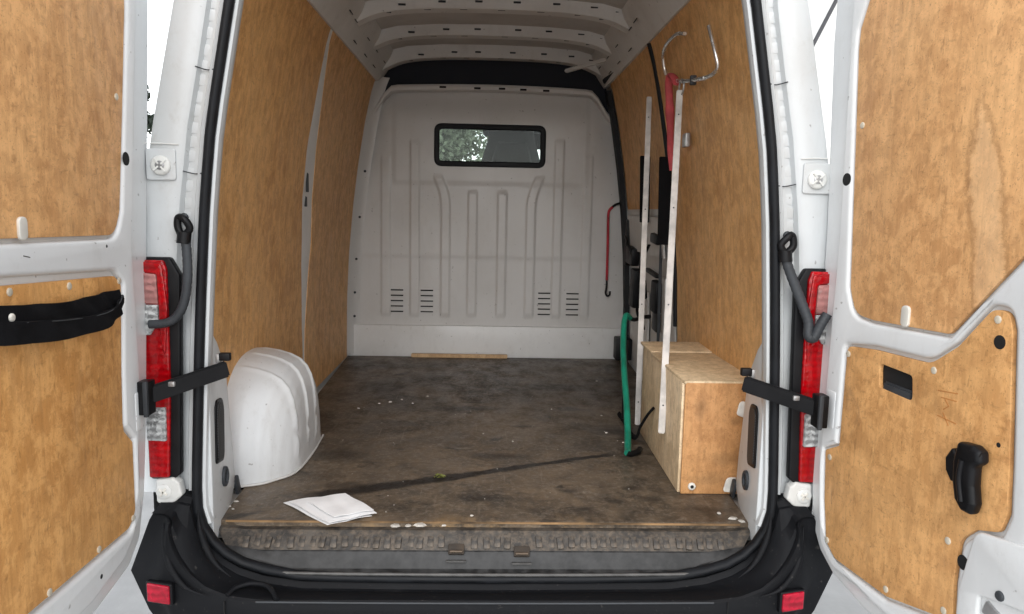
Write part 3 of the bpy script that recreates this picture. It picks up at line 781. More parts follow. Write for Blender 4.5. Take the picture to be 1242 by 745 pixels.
by = YB-.03
b1 = tube('wiring_boot', [(-.812, by, 1.392), (-.806, by-.005, 1.345), (-.806, by-.008, 1.275), (-.816, by-.01, 1.215), (-.835, by-.012, 1.178), (-.862, by-.015, 1.160), (-.905, by-.02, 1.156)],
          lambda t: .0120+.0006*math.sin(t*150), M['boot'], van, 10, 10)
b2 = tube('wiring_boot', [(.792, by, 1.372), (.802, by-.006, 1.335), (.822, by-.012, 1.285), (.842, by-.02, 1.235), (.857, by-.03, 1.19), (.855, by-.04, 1.155), (.868, by-.045, 1.150), (.884, by-.045, 1.185), (.900, by-.045, 1.215)],
          lambda t: .0132+.0006*math.sin(t*170), M['boot'], van, 10, 10)
for b, sd_, top in ((b1, -1, [(-.812, by, 1.392), (-.798, by, 1.410), (-.808, by-.004, 1.432), (-.826, by, 1.438), (-.829, by, 1.415), (-.822, by, 1.395)]),
                    (b2, 1, [(.792, by, 1.372), (.780, by, 1.395), (.794, by-.004, 1.415), (.808, by, 1.422), (.814, by, 1.395), (.800, by, 1.375)])):
    tube('boot_loop', top, .010, M['blackp'], b, 8, 6)
    tube('boot_collar', [(top[0][0], by, top[0][2]+.008), (top[0][0]+sd_*.003, by-.002, top[0][2]-.022)], .018, M['blackp'], b, 12, 0)
    disc('boot_plug', (sd_*(.822 if sd_ < 0 else .806), YB-.003, top[2][2]+.006), (0, -1, 0), .012, .006, M['boot'], b, 12)
def strap(side, A, B):
    s_ = bar('check_strap', A, B, .012, .046, M['blackp'], van, .004)
    inv = Matrix.LocRotScale(s_.location, s_.rotation_euler, s_.scale).inverted()
    for nm, c, sz, m in (('door_bracket', Vector(B)+Vector((side*.004, -.004, -.004)), (.030, .040, .088), M['blackp']),
                         ('bracket_pin', Vector(B)+Vector((-side*.004, -.026, -.004)), (.012, .012, .094), M['boot']),
                         ('end_clip', Vector(A)+Vector((side*.008, .004, .032)), (.030, .020, .022), M['blackp']),
                         ('end_clip', Vector(A)+Vector((side*.028, .010, .026)), (.014, .016, .026), M['grey_metal']),
                         ('strap_hook', Vector(A)*.3+Vector(B)*.7+Vector((0, -.010, .010)), (.018, .010, .014), M['grey_metal'])):
        o = box(nm, c, sz, m, s_, .004); o.matrix_parent_inverse = inv
strap(-1, (-.722, -.075, 1.028), (-.882, -.20, .982)); strap(1, (.712, -.075, 1.004), (.872, -.20, .966))

# ------------------------------------------------------------------ rear doors
K = .98
def sc2(p): return [((q[0]*K), 1.47+(q[1]-1.47)*K)+tuple(q[2:]) for q in p]
def make_door(side, ang, edge, inner, low, up, low_hole, up_hole):
    """local x runs from the hinge to the free edge, local y points to the inside of the van, z up"""
    root = empty('rear_door', (side*.90, -.143, 0), van)
    a = math.radians(ang)
    X = Vector((side*math.sin(a), -math.cos(a), 0)); Y = Vector((-side*math.cos(a), -math.sin(a), 0))
    m = Matrix((X, Y, Vector((0, 0, 1)))).transposed().to_4x4(); m.translation = Vector((side*.90, -.143, 0)); root.matrix_local = m
    sh = .024 if side < 0 else .032
    edge = [((max(q[0]-sh, -.055) if q[1] < 1.45 else q[0]-sh) if q[0] < .4 else q[0],)+tuple(q[1:]) for q in edge]
    plate('outer_skin', [rnd(sc2(edge), .02)], -.062, -.018, M['white_lifted'], root, .010)
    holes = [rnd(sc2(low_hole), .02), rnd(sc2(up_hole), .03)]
    plate('inner_frame', [rnd(sc2(inner), .02)]+holes, -.040, .0, M['white_lifted'], root, .012, bres=4)
    plate('back_plate', [rnd(sc2([(q[0]+(.02 if q[0] < .4 else -.02), q[1]) for q in inner]), .02)], -.030, -.016, M['white_lifted'], root, .0)
    return root
# left door
L_edge = [(.32, .500, .04), (.15, .530, .05), (.085, .580, .05), (.045, .70, .05), (.012, .92), (-.030, 1.36), (-.066, 1.69), (-.10, 2.02), (-.10, 2.2, .05), (.0, 2.36, .12), (.78, 2.40, .03), (.78, .50, .03)]
L_inner = [(.34, .545, .02), (.18, .575, .06), (.118, .62, .05), (.088, .72, .04), (.078, .84), (.055, 1.0), (.068, 1.36), (.040, 1.57), (-.014, 1.99), (-.02, 2.15, .05), (.06, 2.28, .1), (.75, 2.36, .03), (.75, .545, .03)]
L_low = [(.70, 1.318, .02), (.163, 1.296, .03), (.134, 1.272, .01), (.152, 1.05), (.158, .925, .01), (.154, .903, .004), (.112, .862, .006), (.114, .675, .03), (.15, .646, .03), (.70, .655, .02)]
L_up = [(.052, 1.95), (.082, 1.73), (.124, 1.45, .06), (.155, 1.395, .06), (.70, 1.403, .02), (.70, 2.30, .03), (.10, 2.22, .08), (.045, 2.12, .06)]
L_low_h = [(.712, 1.334, .02), (.160, 1.309, .04), (.124, 1.275, .02), (.146, 1.05), (.150, .922, .01), (.147, .912, .004), (.104, .868, .006), (.106, .670, .03), (.146, .636, .03), (.712, .642, .02)]
L_up_h = [(.042, 1.95), (.074, 1.73), (.116, 1.45, .06), (.15, 1.386, .06), (.71, 1.394, .02), (.71, 2.31, .03), (.09, 2.23, .08), (.035, 2.13, .06)]
dl = make_door(-1, 0, L_edge, L_inner, L_low, L_up, L_low_h, L_up_h)
plate('plywood_panel', [rnd(sc2(L_low), .006)], -.014, -.003, M['ply_door'], dl, .0015)
plate('plywood_panel', [rnd(sc2(L_up), .006)], -.014, -.003, M['ply_door'], dl, .0015)
# right door
R_edge = [(.27, .470, .04), (.122, .498, .05), (.058, .535, .05), (.010, .60, .05), (-.012, .78), (-.034, 1.44), (-.055, 1.95), (-.052, 2.15, .05), (.02, 2.34, .1), (.78, 2.40, .03), (.78, .455, .03)]
R_inner = [(.28, .515, .03), (.15, .535, .06), (.075, .565, .06), (.035, .63, .05), (.015, .79), (.02, 1.0), (.030, 1.44), (.015, 1.95), (.015, 2.1, .05), (.08, 2.26, .1), (.75, 2.36, .03), (.75, .505, .03)]
R_low = [(.105, 1.138, .02), (.215, 1.148, .1), (.405, 1.152, .08), (.48, 1.205, .05), (.560, 1.296, .035), (.600, 1.296, .03), (.612, 1.26, .02), (.637, 1.005), (.645, .90, .03), (.632, .858, .02), (.575, .838, .03), (.536, .80, .05), (.530, .70), (.538, .615, .01), (.33, .560, .03), (.12, .556, .05), (.077, .585, .03), (.055, .70), (.043, .836, .01), (.102, .866, .006)]
R_up = [(.088, 2.02, .03), (.058, 1.95, .03), (.056, 1.90), (.098, 1.29, .05), (.125, 1.226, .06), (.20, 1.220, .05), (.452, 1.227, .02), (.70, 1.495, .02), (.70, 2.28, .03), (.20, 2.20, .05)]
def grow(p, d):
    c = Vector((sum(q[0] for q in p)/len(p), sum(q[1] for q in p)/len(p))); out = []
    n = len(p)
    area = sum(p[i-1][0]*p[i][1]-p[i][0]*p[i-1][1] for i in range(n)); sg = 1 if area > 0 else -1
    for i in range(n):
        a = Vector(p[i-1][:2]); b = Vector(p[(i+1) % n][:2]); t = (b-a).normalized(); nn = Vector((t.y, -t.x))*sg
        out.append((p[i][0]+nn.x*d, p[i][1]+nn.y*d)+tuple(q for q in p[i][2:]))
    return out
dr = make_door(1, 8, R_edge, R_inner, R_low, R_up, grow(R_low, .009), grow(R_up, .008))
cup = rnd(sc2([(.236, 1.119), (.352, 1.113), (.359, 1.054), (.242, 1.059)]), .012)
plate('plywood_panel', [rnd(sc2(R_low), .006), cup], -.014, -.003, M['ply_door'], dr, .0015)
plate('plywood_panel', [rnd(sc2(R_up), .006)], -.014, -.003, M['ply_stain'], dr, .0015)
cu_ = plate('pull_cup', [rnd(sc2([(.222, 1.128), (.366, 1.122), (.373, 1.044), (.229, 1.050)]), .012)], -.0155, -.0145, M['hole'], dr)
bar('cup_scoop', (.246*K, -.0135, 1.47+(1.062-1.47)*K), (.352*K, -.011, 1.47+(1.060-1.47)*K), .012, .030, M['boot'], dr, .005)
def dz(t, z): return t*K, 1.47+(z-1.47)*K
def door_bits(root, screws, tabs, holes):
    s0 = None
    for t, z in screws:
        t, z = dz(t, z)
        if s0 is None: s0 = disc('screw', (t, -.003, z), (0, 1, 0), .0082, .0028, M['screw'], root, 12)
        else: dup(s0, 'screw', (t, -.003, z), root)
    for t, za, zb in tabs:
        t, z0 = dz(t, za); z1 = dz(0, zb)[1]
        plate('retaining_tab', [rnd([(t-.013, z0), (t+.013, z0), (t+.013, z1), (t-.013, z1)], .013)], -.004, .003, M['plug'], root, .002)
    for t, z, r, y in holes:
        t, z = dz(t, z); disc('drain_hole', (t, y, z), (0, 1, 0), r, .0015, M['hole'], root, 16)
door_bits(dl, [(.115, 1.728), (.565, 1.300), (.363, 1.291), (.144, 1.282), (.13, .664), (.30, .66), (.50, .66)], [(.517, 1.396, 1.442)], [(.084, 1.582, .017, -.001), (.30, .592, .006, -.001), (.20, 1.37, .004, -.001)])
door_bits(dr, [(.096, 1.706), (.112, 1.118), (.418, 1.140), (.576, 1.277), (.066, .822), (.505, .783), (.512, .626), (.328, .578), (.083, .592)], [(.316, 1.222, 1.272)], [(.050, 1.572, .017, -.001), (.585, 1.233, .014, -.0035), (.554, .757, .016, -.001), (.608, 1.03, .005, -.0035)])
# loose black webbing pocket on the left door: top band sags away from the lower one
def ribbon(name, top, bot, mat, parent, th=.004):
    A = catmull(top, 6); B = catmull(bot, 6); n = min(len(A), len(B)); rows = []
    for i in range(n): rows.append([A[i].lerp(B[i], k/4)+Vector((0, .004*math.sin(i*.9+k), 0)) for k in range(5)])
    return loft(name, rows, mat, parent, thick=th, autosm=60)
def D(t, z, y): return (t*K, y, 1.47+(z-1.47)*K)
pk = ribbon('webbing_pocket', [D(.165, 1.263, .004), (D(.24, 1.264, .006)), D(.317, 1.262, .010), D(.443, 1.264, .012), D(.60, 1.279, .012), D(.70, 1.290, .01)],
            [D(.166, 1.214, .004), D(.24, 1.214, .01), D(.317, 1.218, .014), D(.443, 1.222, .016), D(.60, 1.236, .016), D(.70, 1.25, .014)], M['fabric'], dl)
ribbon('webbing_band', [D(.163, 1.250, .010), D(.20, 1.238, .02), D(.289, 1.226, .034), D(.443, 1.233, .042), D(.60, 1.250, .042), D(.70, 1.262, .03)],
       [D(.163, 1.214, .008), D(.20, 1.202, .018), D(.289, 1.188, .032), D(.443, 1.192, .040), D(.60, 1.206, .040), D(.70, 1.222, .03)], M['fabric'], dl)
tube('pocket_stitching', [D(.166, 1.249, .014), D(.20, 1.236, .024), D(.289, 1.2235, .0385), D(.443, 1.2305, .0465), D(.60, 1.2475, .0465)], .0012, M['boot'], dl, 5, 5)
disc('rivet', D(.598, 1.256, .018), (0, 1, 0), .008, .004, M['plug'], dl, 12)
# black release lever on the right door
lev = [(.533, .975), (.536, .992), (.541, 1.018), (.582, 1.022), (.600, 1.014), (.604, .990), (.588, .978), (.590, .938), (.598, .902), (.592, .878), (.566, .878), (.546, .896), (.536, .932)]
plate('release_lever', [rnd(sc2(lev), .010, 4)], .004, .034, M['blackp'], dr, .011, bres=4)
plate('lever_catch', [rnd(sc2([(.496, .968), (.513, .996), (.530, .978), (.542, .932), (.517, .922), (.500, .942)]), .005, 3)], -.003, .018, M['blackp'], dr, .005)
tube('lever_pivot', [D(.544, 1.008, .020), D(.600, 1.004, .020)], .010, M['blackp'], dr, 10, 0)
tube('lever_ridge', [D(.562, .985, .034), D(.560, .945, .035), D(.570, .900, .034)], .006, M['blackp'], dr, 8, 4)
for (t0_, z0_, t1_, z1_) in ((.435, 1.099, .492, 1.105), (.446, 1.086, .491, 1.088), (.458, 1.084, .470, 1.072), (.470, 1.072, .455, 1.061), (.440, 1.044, .495, 1.040), (.455, 1.054, .474, 1.030)):
    bar('carved_mark', D(t0_, z0_, -.0029), D(t1_, z1_, -.0029), .0010, .0022, M['carve'], dr, 0)
# lock well at the free edge of the right door
plate('lock_well_rim', [rnd(sc2([(.585, .842, .03), (.755, .870, .02), (.755, .52, .02), (.560, .52, .02), (.556, .70, .03)]), .01), rnd(sc2([(.612, .715, .01), (.75, .745, .01), (.75, .56, .01), (.612, .56, .01)]), .01)], -.004, .010, M['white_lifted'], dr, .006)
plate('lock_pocket', [rnd(sc2([(.60, .735), (.76, .75), (.76, .55), (.60, .55)]), .01)], -.006, -.0045, M['hole'], dr)
box('lock_catch', D(.645, .690, .0), (.05, .012, .03), M['grey_metal'], dr, .004, rot=(0, .35, 0))
disc('lock_bolt', D(.663, .742, .010), (0, 1, 0), .010, .005, M['boot'], dr, 12)
# recess for the strap bracket in each door frame
for root, t, z in ((dl, .075, .935), (dr, .055, .955)):
    box('strap_recess', D(t, z, -.004), (.040, .012, .10), M['white_lifted'], root, .004)
tube('rail_scratch', [D(.50, 1.362, .0005), D(.52, 1.366, .0005)], .001, M['boot'], dl, 5, 0)

# ------------------------------------------------------------------ bumper
zin = lambda x: interp(x, [0, .52, .63, .70, .745, .785, .812, .83, .95], [.413, .418, .434, .458, .487, .535, .60, .665, .672])
zou = lambda x: interp(x, [0, .60, .70, .76, .80, .83, .86, .90, .95], [.420, .421, .430, .450, .480, .520, .565, .620, .640])
def bump_rows():
    rows = []
    xs = [-.985+i*1.97/140 for i in range(141)]
    for x in xs:
        a = abs(x); zi, zo = zin(a), zou(a); sg = 1 if x > 0 else -1
        yf = -.205+.035*sstep(.6, .95, a)+.03*sstep(.88, .955, a)
        zi2 = min(zi, zo+.06)
        pts = [(YB+.03, zi+.003), (YB-.012, zi), (YB-.024, zi-.014), (YB-.034, zi-.016), (YB-.05, zi*.55+zo*.45-.010), (YB-.075, zi*.25+zo*.75-.004), (yf+.016, zo+.001), (yf+.006, zo), (yf, zo-.006), (yf-.002, zo-.02), (yf-.004, zo*.4+.40*.6-.02), (yf, .36), (yf+.02, .30), (yf+.05, .24)]
        row = []
        for y, z in pts:
            k = sstep(.80, .955, a)
            w = 1-k*(.075*max(0, (z-.50)/.14)+.045*max(0, (.50-z)/.12))
            row.append((x*w, y, z))
        rows.append(row)
    def side(r, sg): return [[(p[0]+sg*.012*sstep(0, 3, k), p[1]+k*.07, p[2]) for p in r] for k in range(1, 7)]
    return side(rows[0], -1)[::-1]+rows+side(rows[-1], 1)
bmp = loft('rear_bumper', bump_rows(), M['bumper'], van, autosm=28)
for sd_ in (-1, 1):
    sw = [(sd_*x, y, z) for x, y, z in ((.800, -.118, .640), (.793, -.125, .585), (.775, -.132, .535), (.745, -.142, .492), (.705, -.150, .462))]
    tube('swage_line', sw, lambda t: .009*math.sin(math.pi*min(1, t*1.0+.02))+.001, M['bumper'], bmp, 10, 6)
    sw = [(sd_*x, y, z) for x, y, z in ((.880, -.152, .615), (.872, -.165, .55), (.848, -.182, .495), (.805, -.196, .452), (.745, -.203, .432))]
    tube('swage_line', sw, lambda t: .008*math.sin(math.pi*min(1, t*1.0+.02))+.001, M['bumper'], bmp, 10, 6)
    x0 = .880 if sd_ < 0 else .842
    ax = (Vector((sd_*x0, -.186 if sd_ < 0 else -.190, .435 if sd_ < 0 else .418)), Vector((sd_, .12, 0)).normalized(), Vector((0, -.02, 1)), Vector((.12*sd_, -1, 0)).normalized())
    plate('reflector_bezel', [rnd([(-.037, -.034), (.036, -.026), (.036, .034), (-.037, .028)], .005)], -.008, .008, M['blackp'], bmp, .003, ax)
    plate('reflector', [rnd([(-.031, -.028), (.031, -.022), (.031, .030), (-.031, .024)], .004)], .004, .013, M['reflector'], bmp, .003, ax)
tube('step_edge', [(-.62, -.2075, .4195), (-.3, -.208, .4175), (0, -.208, .417), (.3, -.208, .4175), (.62, -.2075, .4195)], .0028, M['boot'], bmp, 6, 5)
tube('step_handhold', [(-.70, -.196, .432), (-.685, -.17, .440), (-.65, -.150, .442), (-.61, -.155, .440), (-.585, -.175, .434), (-.565, -.204, .424)], .007, M['bumper'], bmp, 8, 5)
box('panel_split', (-.705, -.2035, .39), (.0025, .006, .06), M['hole'], bmp, 0)
box('panel_split', (.66, -.2065, .39), (.0025, .004, .06), M['hole'], bmp, 0)

# ------------------------------------------------------------------ cab seen through the bulkhead window
cabm = M['darkvoid']
ol = [(-.95, .55), (.95, .55), (.95, 1.3), (.80, 2.2), (.5, 2.42), (-.5, 2.42), (-.80, 2.2), (-.95, 1.3)]
for y, sc_ in ((0, 0),): pass
# side walls, roof, nose
rows = [[(sg*Wo(z)*(1-.06*t*t), 2.70+1.25*t, z) for z in (.45, .8, 1.1, 1.3)] for sg in (-1,) for t in (0, .25, .5, .75, 1)]
loft('cab_side', rows, M['white'], van, thick=.03)
rows = [[(Wo(z)*(1-.06*t*t), 2.70+1.25*t, z) for z in (.45, .8, 1.1, 1.3)] for t in (0, .25, .5, .75, 1)]
loft('cab_side', rows, M['white'], van, thick=.03)
for sg in (-1, 1):
    bar('window_post', (sg*.93, 2.74, 1.3), (sg*.80, 2.74, 2.2), .06, .10, cabm, van, .01, up=(0, 1, 0))
    bar('windscreen_post', (sg*.88, 4.45, 1.3), (sg*.72, 3.75, 2.26), .05, .08, cabm, van, .01, up=(0, 1, 0))
    bar('cant_rail', (sg*.77, 2.70, 2.24), (sg*.72, 3.78, 2.26), .06, .08, cabm, van, .01)
rows = [[(x, 2.72+1.10*t, 2.40-.10*t*t-.10*abs(x/.75)**3) for x in [-.75+i*.15 for i in range(11)]] for t in (0, .25, .5, .75, 1)]
loft('cab_roof', rows, cabm, van, thick=.04)
rows = [[(x, 3.95+.9*t, 1.30-.30*t*t) for x in [-.85+i*.17 for i in range(11)]] for t in (0, .25, .5, .75, 1)]
loft('bonnet', rows, M['white'], van, thick=.03)
loft('nose', [[(x, 4.85, 1.0) for x in (-.85, 0, .85)], [(x, 4.95, .7) for x in (-.85, 0, .85)], [(x, 4.9, .35) for x in (-.85, 0, .85)]], M['white'], van, thick=.03)
box('dashboard', (0, 4.05, 1.20), (1.60, .5, .25), cabm, van, .06)
box('cab_floor', (0, 3.4, .62), (1.7, 1.6, .06), cabm, van, .01)
rows = [[(x*(1-.14*t), 4.50-.75*t, 1.30+.95*t) for x in [-.86+i*.172 for i in range(11)]] for t in (0, .5, 1)]
loft('windscreen', rows, M['glass'], van)
bar('sun_visor', (-.06, 3.66, 2.085), (.62, 3.66, 2.085), .02, .10, M['vis'], van, .01)
plate('visor_sticker', [rnd([(.150, 2.042), (.205, 2.042), (.205, 2.082), (.150, 2.082)], .004)], 3.645, 3.648, M['label'], van)
box('mirror', (.40, 3.60, 2.00), (.20, .04, .12), M['blackp'], van, .015)
seat = empty('passenger_seat', (.14, 3.15, .65), van)
rows = []
for k in range(13):
    t = k/12; z = .45+.93*t; w = .25-.05*t-.05*sstep(.7, 1, t); y = .10-.16*t
    rows.append([(w*math.cos(a), y+.07*math.sin(a)*(1-.3*t), z) for a in [j*math.pi/8 for j in range(17)]])
sb = loft('seat_back', rows, M['seatf'], seat, closed_u=True)
plate('headrest', [rnd([(-.165, 1.02), (.17, 1.02), (.11, 1.305), (-.10, 1.305)], .03)], -.10, .0, M['seatf'], seat, .03)
box('seat_cushion', (0, .25, .42), (.5, .5, .16), M['seatf'], seat, .05)
for sg, y in ((-1, .95), (1, .95), (-1, 4.05), (1, 4.05)):
    w = empty('wheel', (sg*.84, y if y > 2 else .60, .34), van)
    rows = [[(xx, r*math.cos(a), r*math.sin(a)) for xx, r in ((-.09, .20), (-.10, .30), (-.07, .335), (.07, .335), (.10, .30), (.09, .20))] for a in [k*2*math.pi/32 for k in range(33)]]
    loft('tyre', rows, M['tyre'], w)
    disc('rim', (sg*.03, 0, 0), (sg, 0, 0), .205, .05, M['hub'], w, 24)

# ------------------------------------------------------------------ loose things in the load bay
# folded sheet of paper
bm = bmesh.new(); FZ = .551
base = [(-.640, .149), (-.523, .190), (-.503, .202), (-.461, .206), (-.339, .057), (-.463, -.020)]
def quadgrid(bm, c, z, amp, n=12):
    V = []
    for j in range(n+1):
        r = []
        for i in range(n+1):
            u, v = i/n, j/n
            p = (Vector(c[0])*(1-u)*(1-v)+Vector(c[1])*u*(1-v)+Vector(c[2])*u*v+Vector(c[3])*(1-u)*v)
            h = z+amp*(.5+.5*math.sin(u*7+v*3))*(u*(1-u)+.15)*1.6+amp*.9*abs(math.sin(v*5.3+u))*.5
            r.append(bm.verts.new((p.x, p.y, h)))
        V.append(r)
    for j in range(n):
        for i in range(n): bm.faces.new((V[j][i], V[j][i+1], V[j+1][i+1], V[j+1][i]))
quadgrid(bm, [(-.640, .147), (-.468, -.022), (-.350, .052), (-.512, .196)], FZ+.002, .006)
quadgrid(bm, [(-.622, .140), (-.462, -.026), (-.336, .056), (-.462, .203)], FZ+.009, .007)
quadgrid(bm, [(-.560, .120), (-.452, .0), (-.345, .060), (-.455, .186)], FZ+.017, .006)
bmesh.ops.recalc_face_normals(bm, faces=bm.faces[:]); bmesh.ops.solidify(bm, geom=bm.faces[:], thickness=.0015)
tag(from_bm('folded_paper', bm, M['paper'], None, autosm=40), 'white folded paper sheet lying on the dirty van floor', 'paper')

b = bar('wooden_batten', (-.483, 2.525, .561), (.123, 2.522, .561), .028, .022, M['batten'], None, .003)
tag(b, 'short pale wooden batten on the floor against the bulkhead', 'wood')

t = empty('bungee_cord', (.745, 2.555, .95)); tag(t, 'thin dark red bungee cord hanging on the bulkhead by black hooks', 'bungee cord')
def rel(pts, o): return [tuple(Vector(p)-Vector(o)) for p in pts]
O = (.745, 2.555, .95)
tube('cord', rel([(.762, 2.548, 1.512), (.742, 2.546, 1.49), (.737, 2.545, 1.45), (.740, 2.545, 1.30), (.742, 2.545, 1.10), (.742, 2.545, 1.055)], O), .0085, M['redcord'], t, 8, 5)
tube('hook', rel([(.758, 2.548, 1.510), (.785, 2.55, 1.530), (.815, 2.555, 1.535), (.830, 2.56, 1.515)], O), .0075, M['blackp'], t, 8, 4)
tube('hook', rel([(.742, 2.545, 1.06), (.742, 2.545, 1.01), (.738, 2.545, .975), (.748, 2.545, .955), (.762, 2.545, .962), (.764, 2.545, .985)], O), .0065, M['blackp'], t, 8, 4)

# green hose with a black hook, and a black cable behind it
O = (.525, .59, .56)
t = empty('green_hose', O); tag(t, 'bright green hose hanging down in front of the plywood box', 'hose')
gp = [(.662, 1.34, .985), (.640, 1.32, 1.0), (.622, 1.27, .965), (.600, 1.15, .88), (.585, 1.02, .78), (.572, .88, .69), (.558, .77, .62), (.540, .66, .575), (.532, .62, .567)]
tube('hose', rel(gp, O), .0135, M['green'], t, 12, 6)
tube('hook', rel([(.662, 1.34, .985), (.69, 1.36, .975), (.73, 1.38, .985), (.77, 1.40, .985)], O), .010, M['blackp'], t, 8, 4)
tube('end_clip', rel([(.532, .62, .567), (.545, .625, .563), (.575, .645, .563), (.592, .68, .563)], O), .012, M['blackp'], t, 8, 4)
t = tube('black_strap', [(.634, .66, .735), (.612, .67, .70), (.598, .72, .64), (.592, .76, .585), (.590, .90, .565), (.60, 1.05, .565), (.60, 1.2, .562)], .011, M['fabric'], None, 8, 5, (1, .5))
tag(t, 'black strap curling down the pale side of the plywood box', 'strap')
t = tube('coiled_cable', [(.585, .98, .60), (.592, 1.02, .70), (.60, 1.10, .80), (.62, 1.22, .90)], .014, M['blackp'], None, 8, 5)
tag(t, 'black cable hanging just behind the green hose', 'cable')

# white slotted rails leaning on the right wall
def rail(name, A, B, w, label):
    A, B = Vector(A), Vector(B)
    o = bar(name, A, B, .010, w, M['railw'], None, .003, up=(1, -.15, 0))
    tag(o, label, 'rail', 'white rails on the right wall')
    L = (B-A).length; h0 = None
    n = 4
    for k in range(n):
        lx = -L/2+.10+k*(L-.2)/3
        if h0 is None:
            h0 = disc('slot', (lx, .005, 0), (0, 1, 0), .0032, .0008, M['boot'], o, 8)
        else: dup(h0, 'slot', (lx, .005, 0), o)
        if k % 4 == 1: dup(h0, 'slot', (lx, -.005, 0), o, Vector((0, -1, 0)).to_track_quat('Z', 'Y').to_euler())
    return o
rail('slotted_rail', (.712, .80, 1.945), (.618, .455, .695), .024, 'long white slotted rail hanging below the wire hook, nearest the rear')
rail('slotted_rail', (.722, 1.40, 2.01), (.655, 1.04, .555), .024, 'white slotted rail standing on the floor behind the green hose')
# two dark webbing straps hanging between the rails
for (A, B, w, lab) in (((.752, 1.58, 1.755), (.792, 1.72, 1.43), .050, 'dark webbing strap hanging beside the far white rail'), ((.752, 1.15, 1.72), (.795, 1.30, 1.335), .055, 'dark webbing strap hanging below the red strap')):
    o = bar('webbing_strap', A, B, .012, w, M['fabric'], None, .003, up=(1, -.35, 0)); tag(o, lab, 'strap', 'dark straps on the right wall')

t = tube('tangled_strap', [(.80, 1.62, 1.32), (.77, 1.66, 1.22), (.79, 1.72, 1.10), (.76, 1.66, .98), (.78, 1.58, .90), (.75, 1.52, 1.0), (.77, 1.56, 1.14), (.79, 1.60, 1.05)], .011, M['fabric'], None, 8, 6, (1, .45))
tag(t, 'tangled black strap hanging low between the two white rails', 'strap')
# bent wire hook on the wall with red strap looped on it
O = (.745, .70, 1.95)
t = empty('wire_hook', O); tag(t, 'bent bright wire hook fixed high on the right plywood wall', 'hook')
tube('wire', rel([(.690, .68, 2.125), (.690, .80, 2.150), (.690, .95, 2.148), (.695, 1.03, 2.125), (.706, 1.055, 2.08), (.716, 1.05, 2.045)], O), .0075, M['chrome'], t, 8, 6)
tube('wire', rel([(.722, 1.0, 2.02), (.722, .84, 1.985), (.722, .66, 1.958), (.722, .50, 1.938)], O), .0085, M['chrome'], t, 8, 6)
tube('wire', rel([(.722, .50, 1.938), (.727, .42, 1.938), (.730, .385, 1.955), (.722, .385, 1.99), (.712, .40, 2.04), (.702, .415, 2.09)], O), .0075, M['chrome'], t, 8, 6)
tube('ring', rel([(.718, .80+.035*math.cos(a), 1.955+.03*math.sin(a)) for a in [k*.5236 for k in range(13)]], O), .004, M['grey_metal'], t, 8, 0)
box('clamp', tuple(Vector((.724, .66, 1.958))-Vector(O)), (.022, .022, .034), M['boot'], t, .004)
O = (.775, 1.08, 1.66)
t = tube('red_strap', rel([(.722, .89, 1.985), (.714, .93, 2.02), (.712, .97, 2.025), (.716, 1.0, 1.99), (.728, 1.02, 1.92), (.742, 1.05, 1.83), (.758, 1.09, 1.74), (.772, 1.10, 1.66)], O), lambda t: .0165-.005*t+.004*math.exp(-((t-.62)/.05)**2), M['redstrap'], None, 10, 8, (1.1, .6)); t.location = O
tag(t, 'faded red strap looped over the wire hook', 'strap')
t = box('wall_bracket', (.778, .925, 1.77), (.02, .055, .055), M['grey_metal'], None, .006)
tag(t, 'small grey metal bracket on the right plywood wall beside the white rail', 'bracket')

# crumbs and flakes on the floor
bm = bmesh.new()
spots = [(-.52, 1.37, .010), (-.47, 1.40, .012), (-.36, 1.38, .010), (-.42, 1.45, .008), (-.30, 1.52, .008), (-.27, -.018, .022), (-.20, -.012, .026), (-.235, -.016, .015), (-.13, -.012, .012), (-.05, .06, .008), (.50, .93, .009), (.55, .80, .008), (.60, 1.9, .01), (.52, 1.2, .007), (-.6, 1.28, .01), (.1, .8, .006), (-.02, .9, .006), (.3, 1.3, .006), (.75, .05, .02), (.77, .03, .016), (.72, .09, .012), (-.80, .12, .015), (-.79, .16, .012), (-.78, .10, .008)]
spots += [(random.uniform(-.6, .55), random.uniform(.05, 2.3), random.uniform(.0012, .003)) for k in range(40)]
for x, y, r in spots:
    r *= .62; n = 6; a0 = random.random()*6
    ps = [(x+r*(.6+.5*random.random())*math.cos(a0+k*1.047)*1.3, y+r*(.6+.5*random.random())*math.sin(a0+k*1.047)) for k in range(n)]
    b_ = [bm.verts.new((p[0], p[1], FZ)) for p in ps]; t_ = [bm.verts.new((x+(p[0]-x)*.7, y+(p[1]-y)*.7, FZ+r*.25+.0015)) for p in ps]
    for k in range(n): bm.faces.new((b_[k], b_[(k+1) % n], t_[(k+1) % n], t_[k]))
    bm.faces.new(t_)
tag(from_bm('floor_crumbs', bm, M['crumb'], None), 'pale crumbs and flakes scattered over the dirty floor', 'debris', kind='stuff')
bm = bmesh.new()
for k in range(7):
    a = k*.9; c = Vector((-.17+.012*math.cos(a*2.1), .385+.012*math.sin(a*1.3), FZ+.003))
    q = [c+Vector((.014*math.cos(a), .014*math.sin(a), .002)), c+Vector((-.006*math.sin(a), .006*math.cos(a), .007)), c-Vector((.012*math.cos(a), .012*math.sin(a), 0)), c-Vector((-.006*math.sin(a), .006*math.cos(a), -.004))]
    bm.faces.new([bm.verts.new(p) for p in q])
bmesh.ops.solidify(bm, geom=bm.faces[:], thickness=.001)
tag(from_bm('fallen_leaf', bm, M['leafbit'], None), 'tiny yellow-green leaf on the dark mark across the floor', 'leaf')

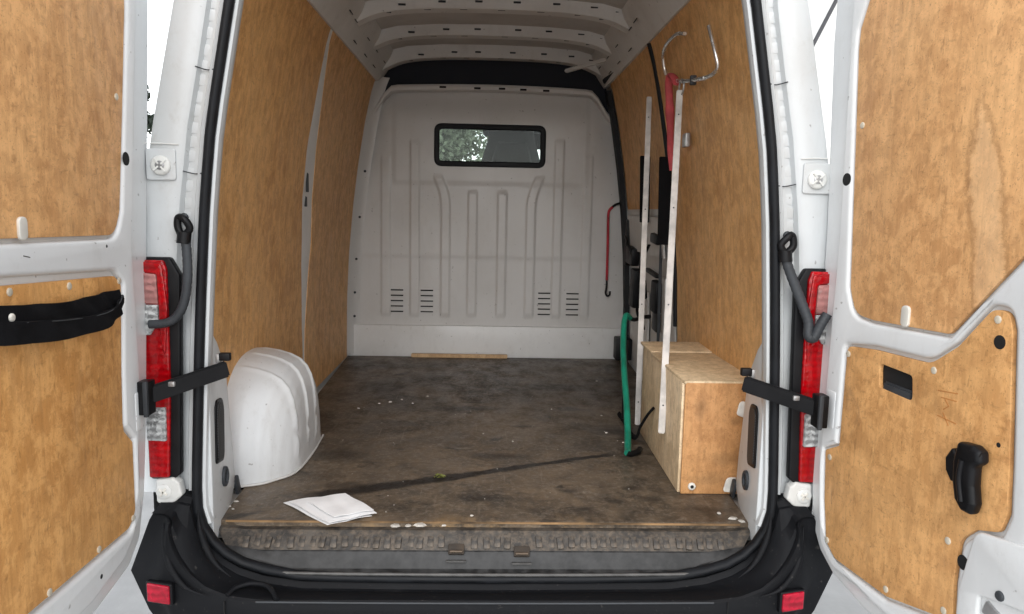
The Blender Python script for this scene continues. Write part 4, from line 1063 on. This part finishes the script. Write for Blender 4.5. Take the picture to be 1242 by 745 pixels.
# ------------------------------------------------------------------ what shows past the van
def tree(name, loc, h, r, n, mat, label, trunk=.25, zb=.25, size=.16):
    t = empty(name, loc); tag(t, label, 'tree', 'trees around the van')
    tube('trunk', [(0, 0, 0), (.05, .03, h*.4), (0, .1, h*.85)], lambda f: trunk*(1-.75*f), M['bark'], t, 8, 4)
    for k in range(7):
        a = k*2.4; z = h*(zb+.1+.08*k)
        tube('branch', [(0, 0, z), (r*.4*math.cos(a), r*.4*math.sin(a), z+h*.08), (r*.75*math.cos(a), r*.75*math.sin(a), z+h*.13)], lambda f: trunk*.3*(1-.8*f), M['bark'], t, 6, 3)
    bm = bmesh.new(); cl = [(Vector((random.gauss(0, .45)*r, random.gauss(0, .45)*r, h*(zb+(1-zb)*random.random()))), random.uniform(.2, .42)*r) for k in range(38)]
    for k in range(n):
        c, cr = random.choice(cl); d = Vector((random.gauss(0, 1), random.gauss(0, 1), random.gauss(0, 1))).normalized()*cr*random.random()**.4
        p = c+d; e = Vector((random.gauss(0, 1), random.gauss(0, 1), random.gauss(0, 1))).normalized()*size; f = e.cross(Vector((random.gauss(0, 1), random.gauss(0, 1), random.gauss(0, 1)))).normalized()*size*.45
        bm.faces.new([bm.verts.new(q) for q in (p-e, p+f, p+e, p-f)])
    from_bm('crown', bm, mat, t, recalc=False)
tree('leafy_tree', (-1.6, 16, 0), 6.5, 3.0, 46000, M['leaf'], 'pale green leafy tree seen through the left of the bulkhead window', .22, .12, .085)
tree('leafy_tree', (3.4, 19, 0), 7.0, 3.0, 26000, M['leaf'], 'pale green leafy tree seen through the right of the bulkhead window', .22, .12, .085)
tree('conifer_tree', (-5.28, 9.0, 0), 4.0, .5, 5000, M['leaf2'], 'thin dark tree showing between the left door and the van body', .08, .15, .07)

hb = empty('gabled_building', (7.2, 11, 0)); tag(hb, 'white rendered gabled building behind the right rear door', 'building')
plate('gable_wall', [[(-2.15, 0), (2.6, 0), (2.6, 4.0), (.3, 8.6), (-1.85, 4.1), (-2.15, 4.1)]], 0, 6, M['render'], hb)
bar('bargeboard', (-2.02, -.1, 3.72), (.30, -.1, 8.66), .05, .06, M['slate'], hb, .01)
bar('bargeboard', (2.72, -.1, 3.72), (.30, -.1, 8.66), .05, .06, M['slate'], hb, .01)
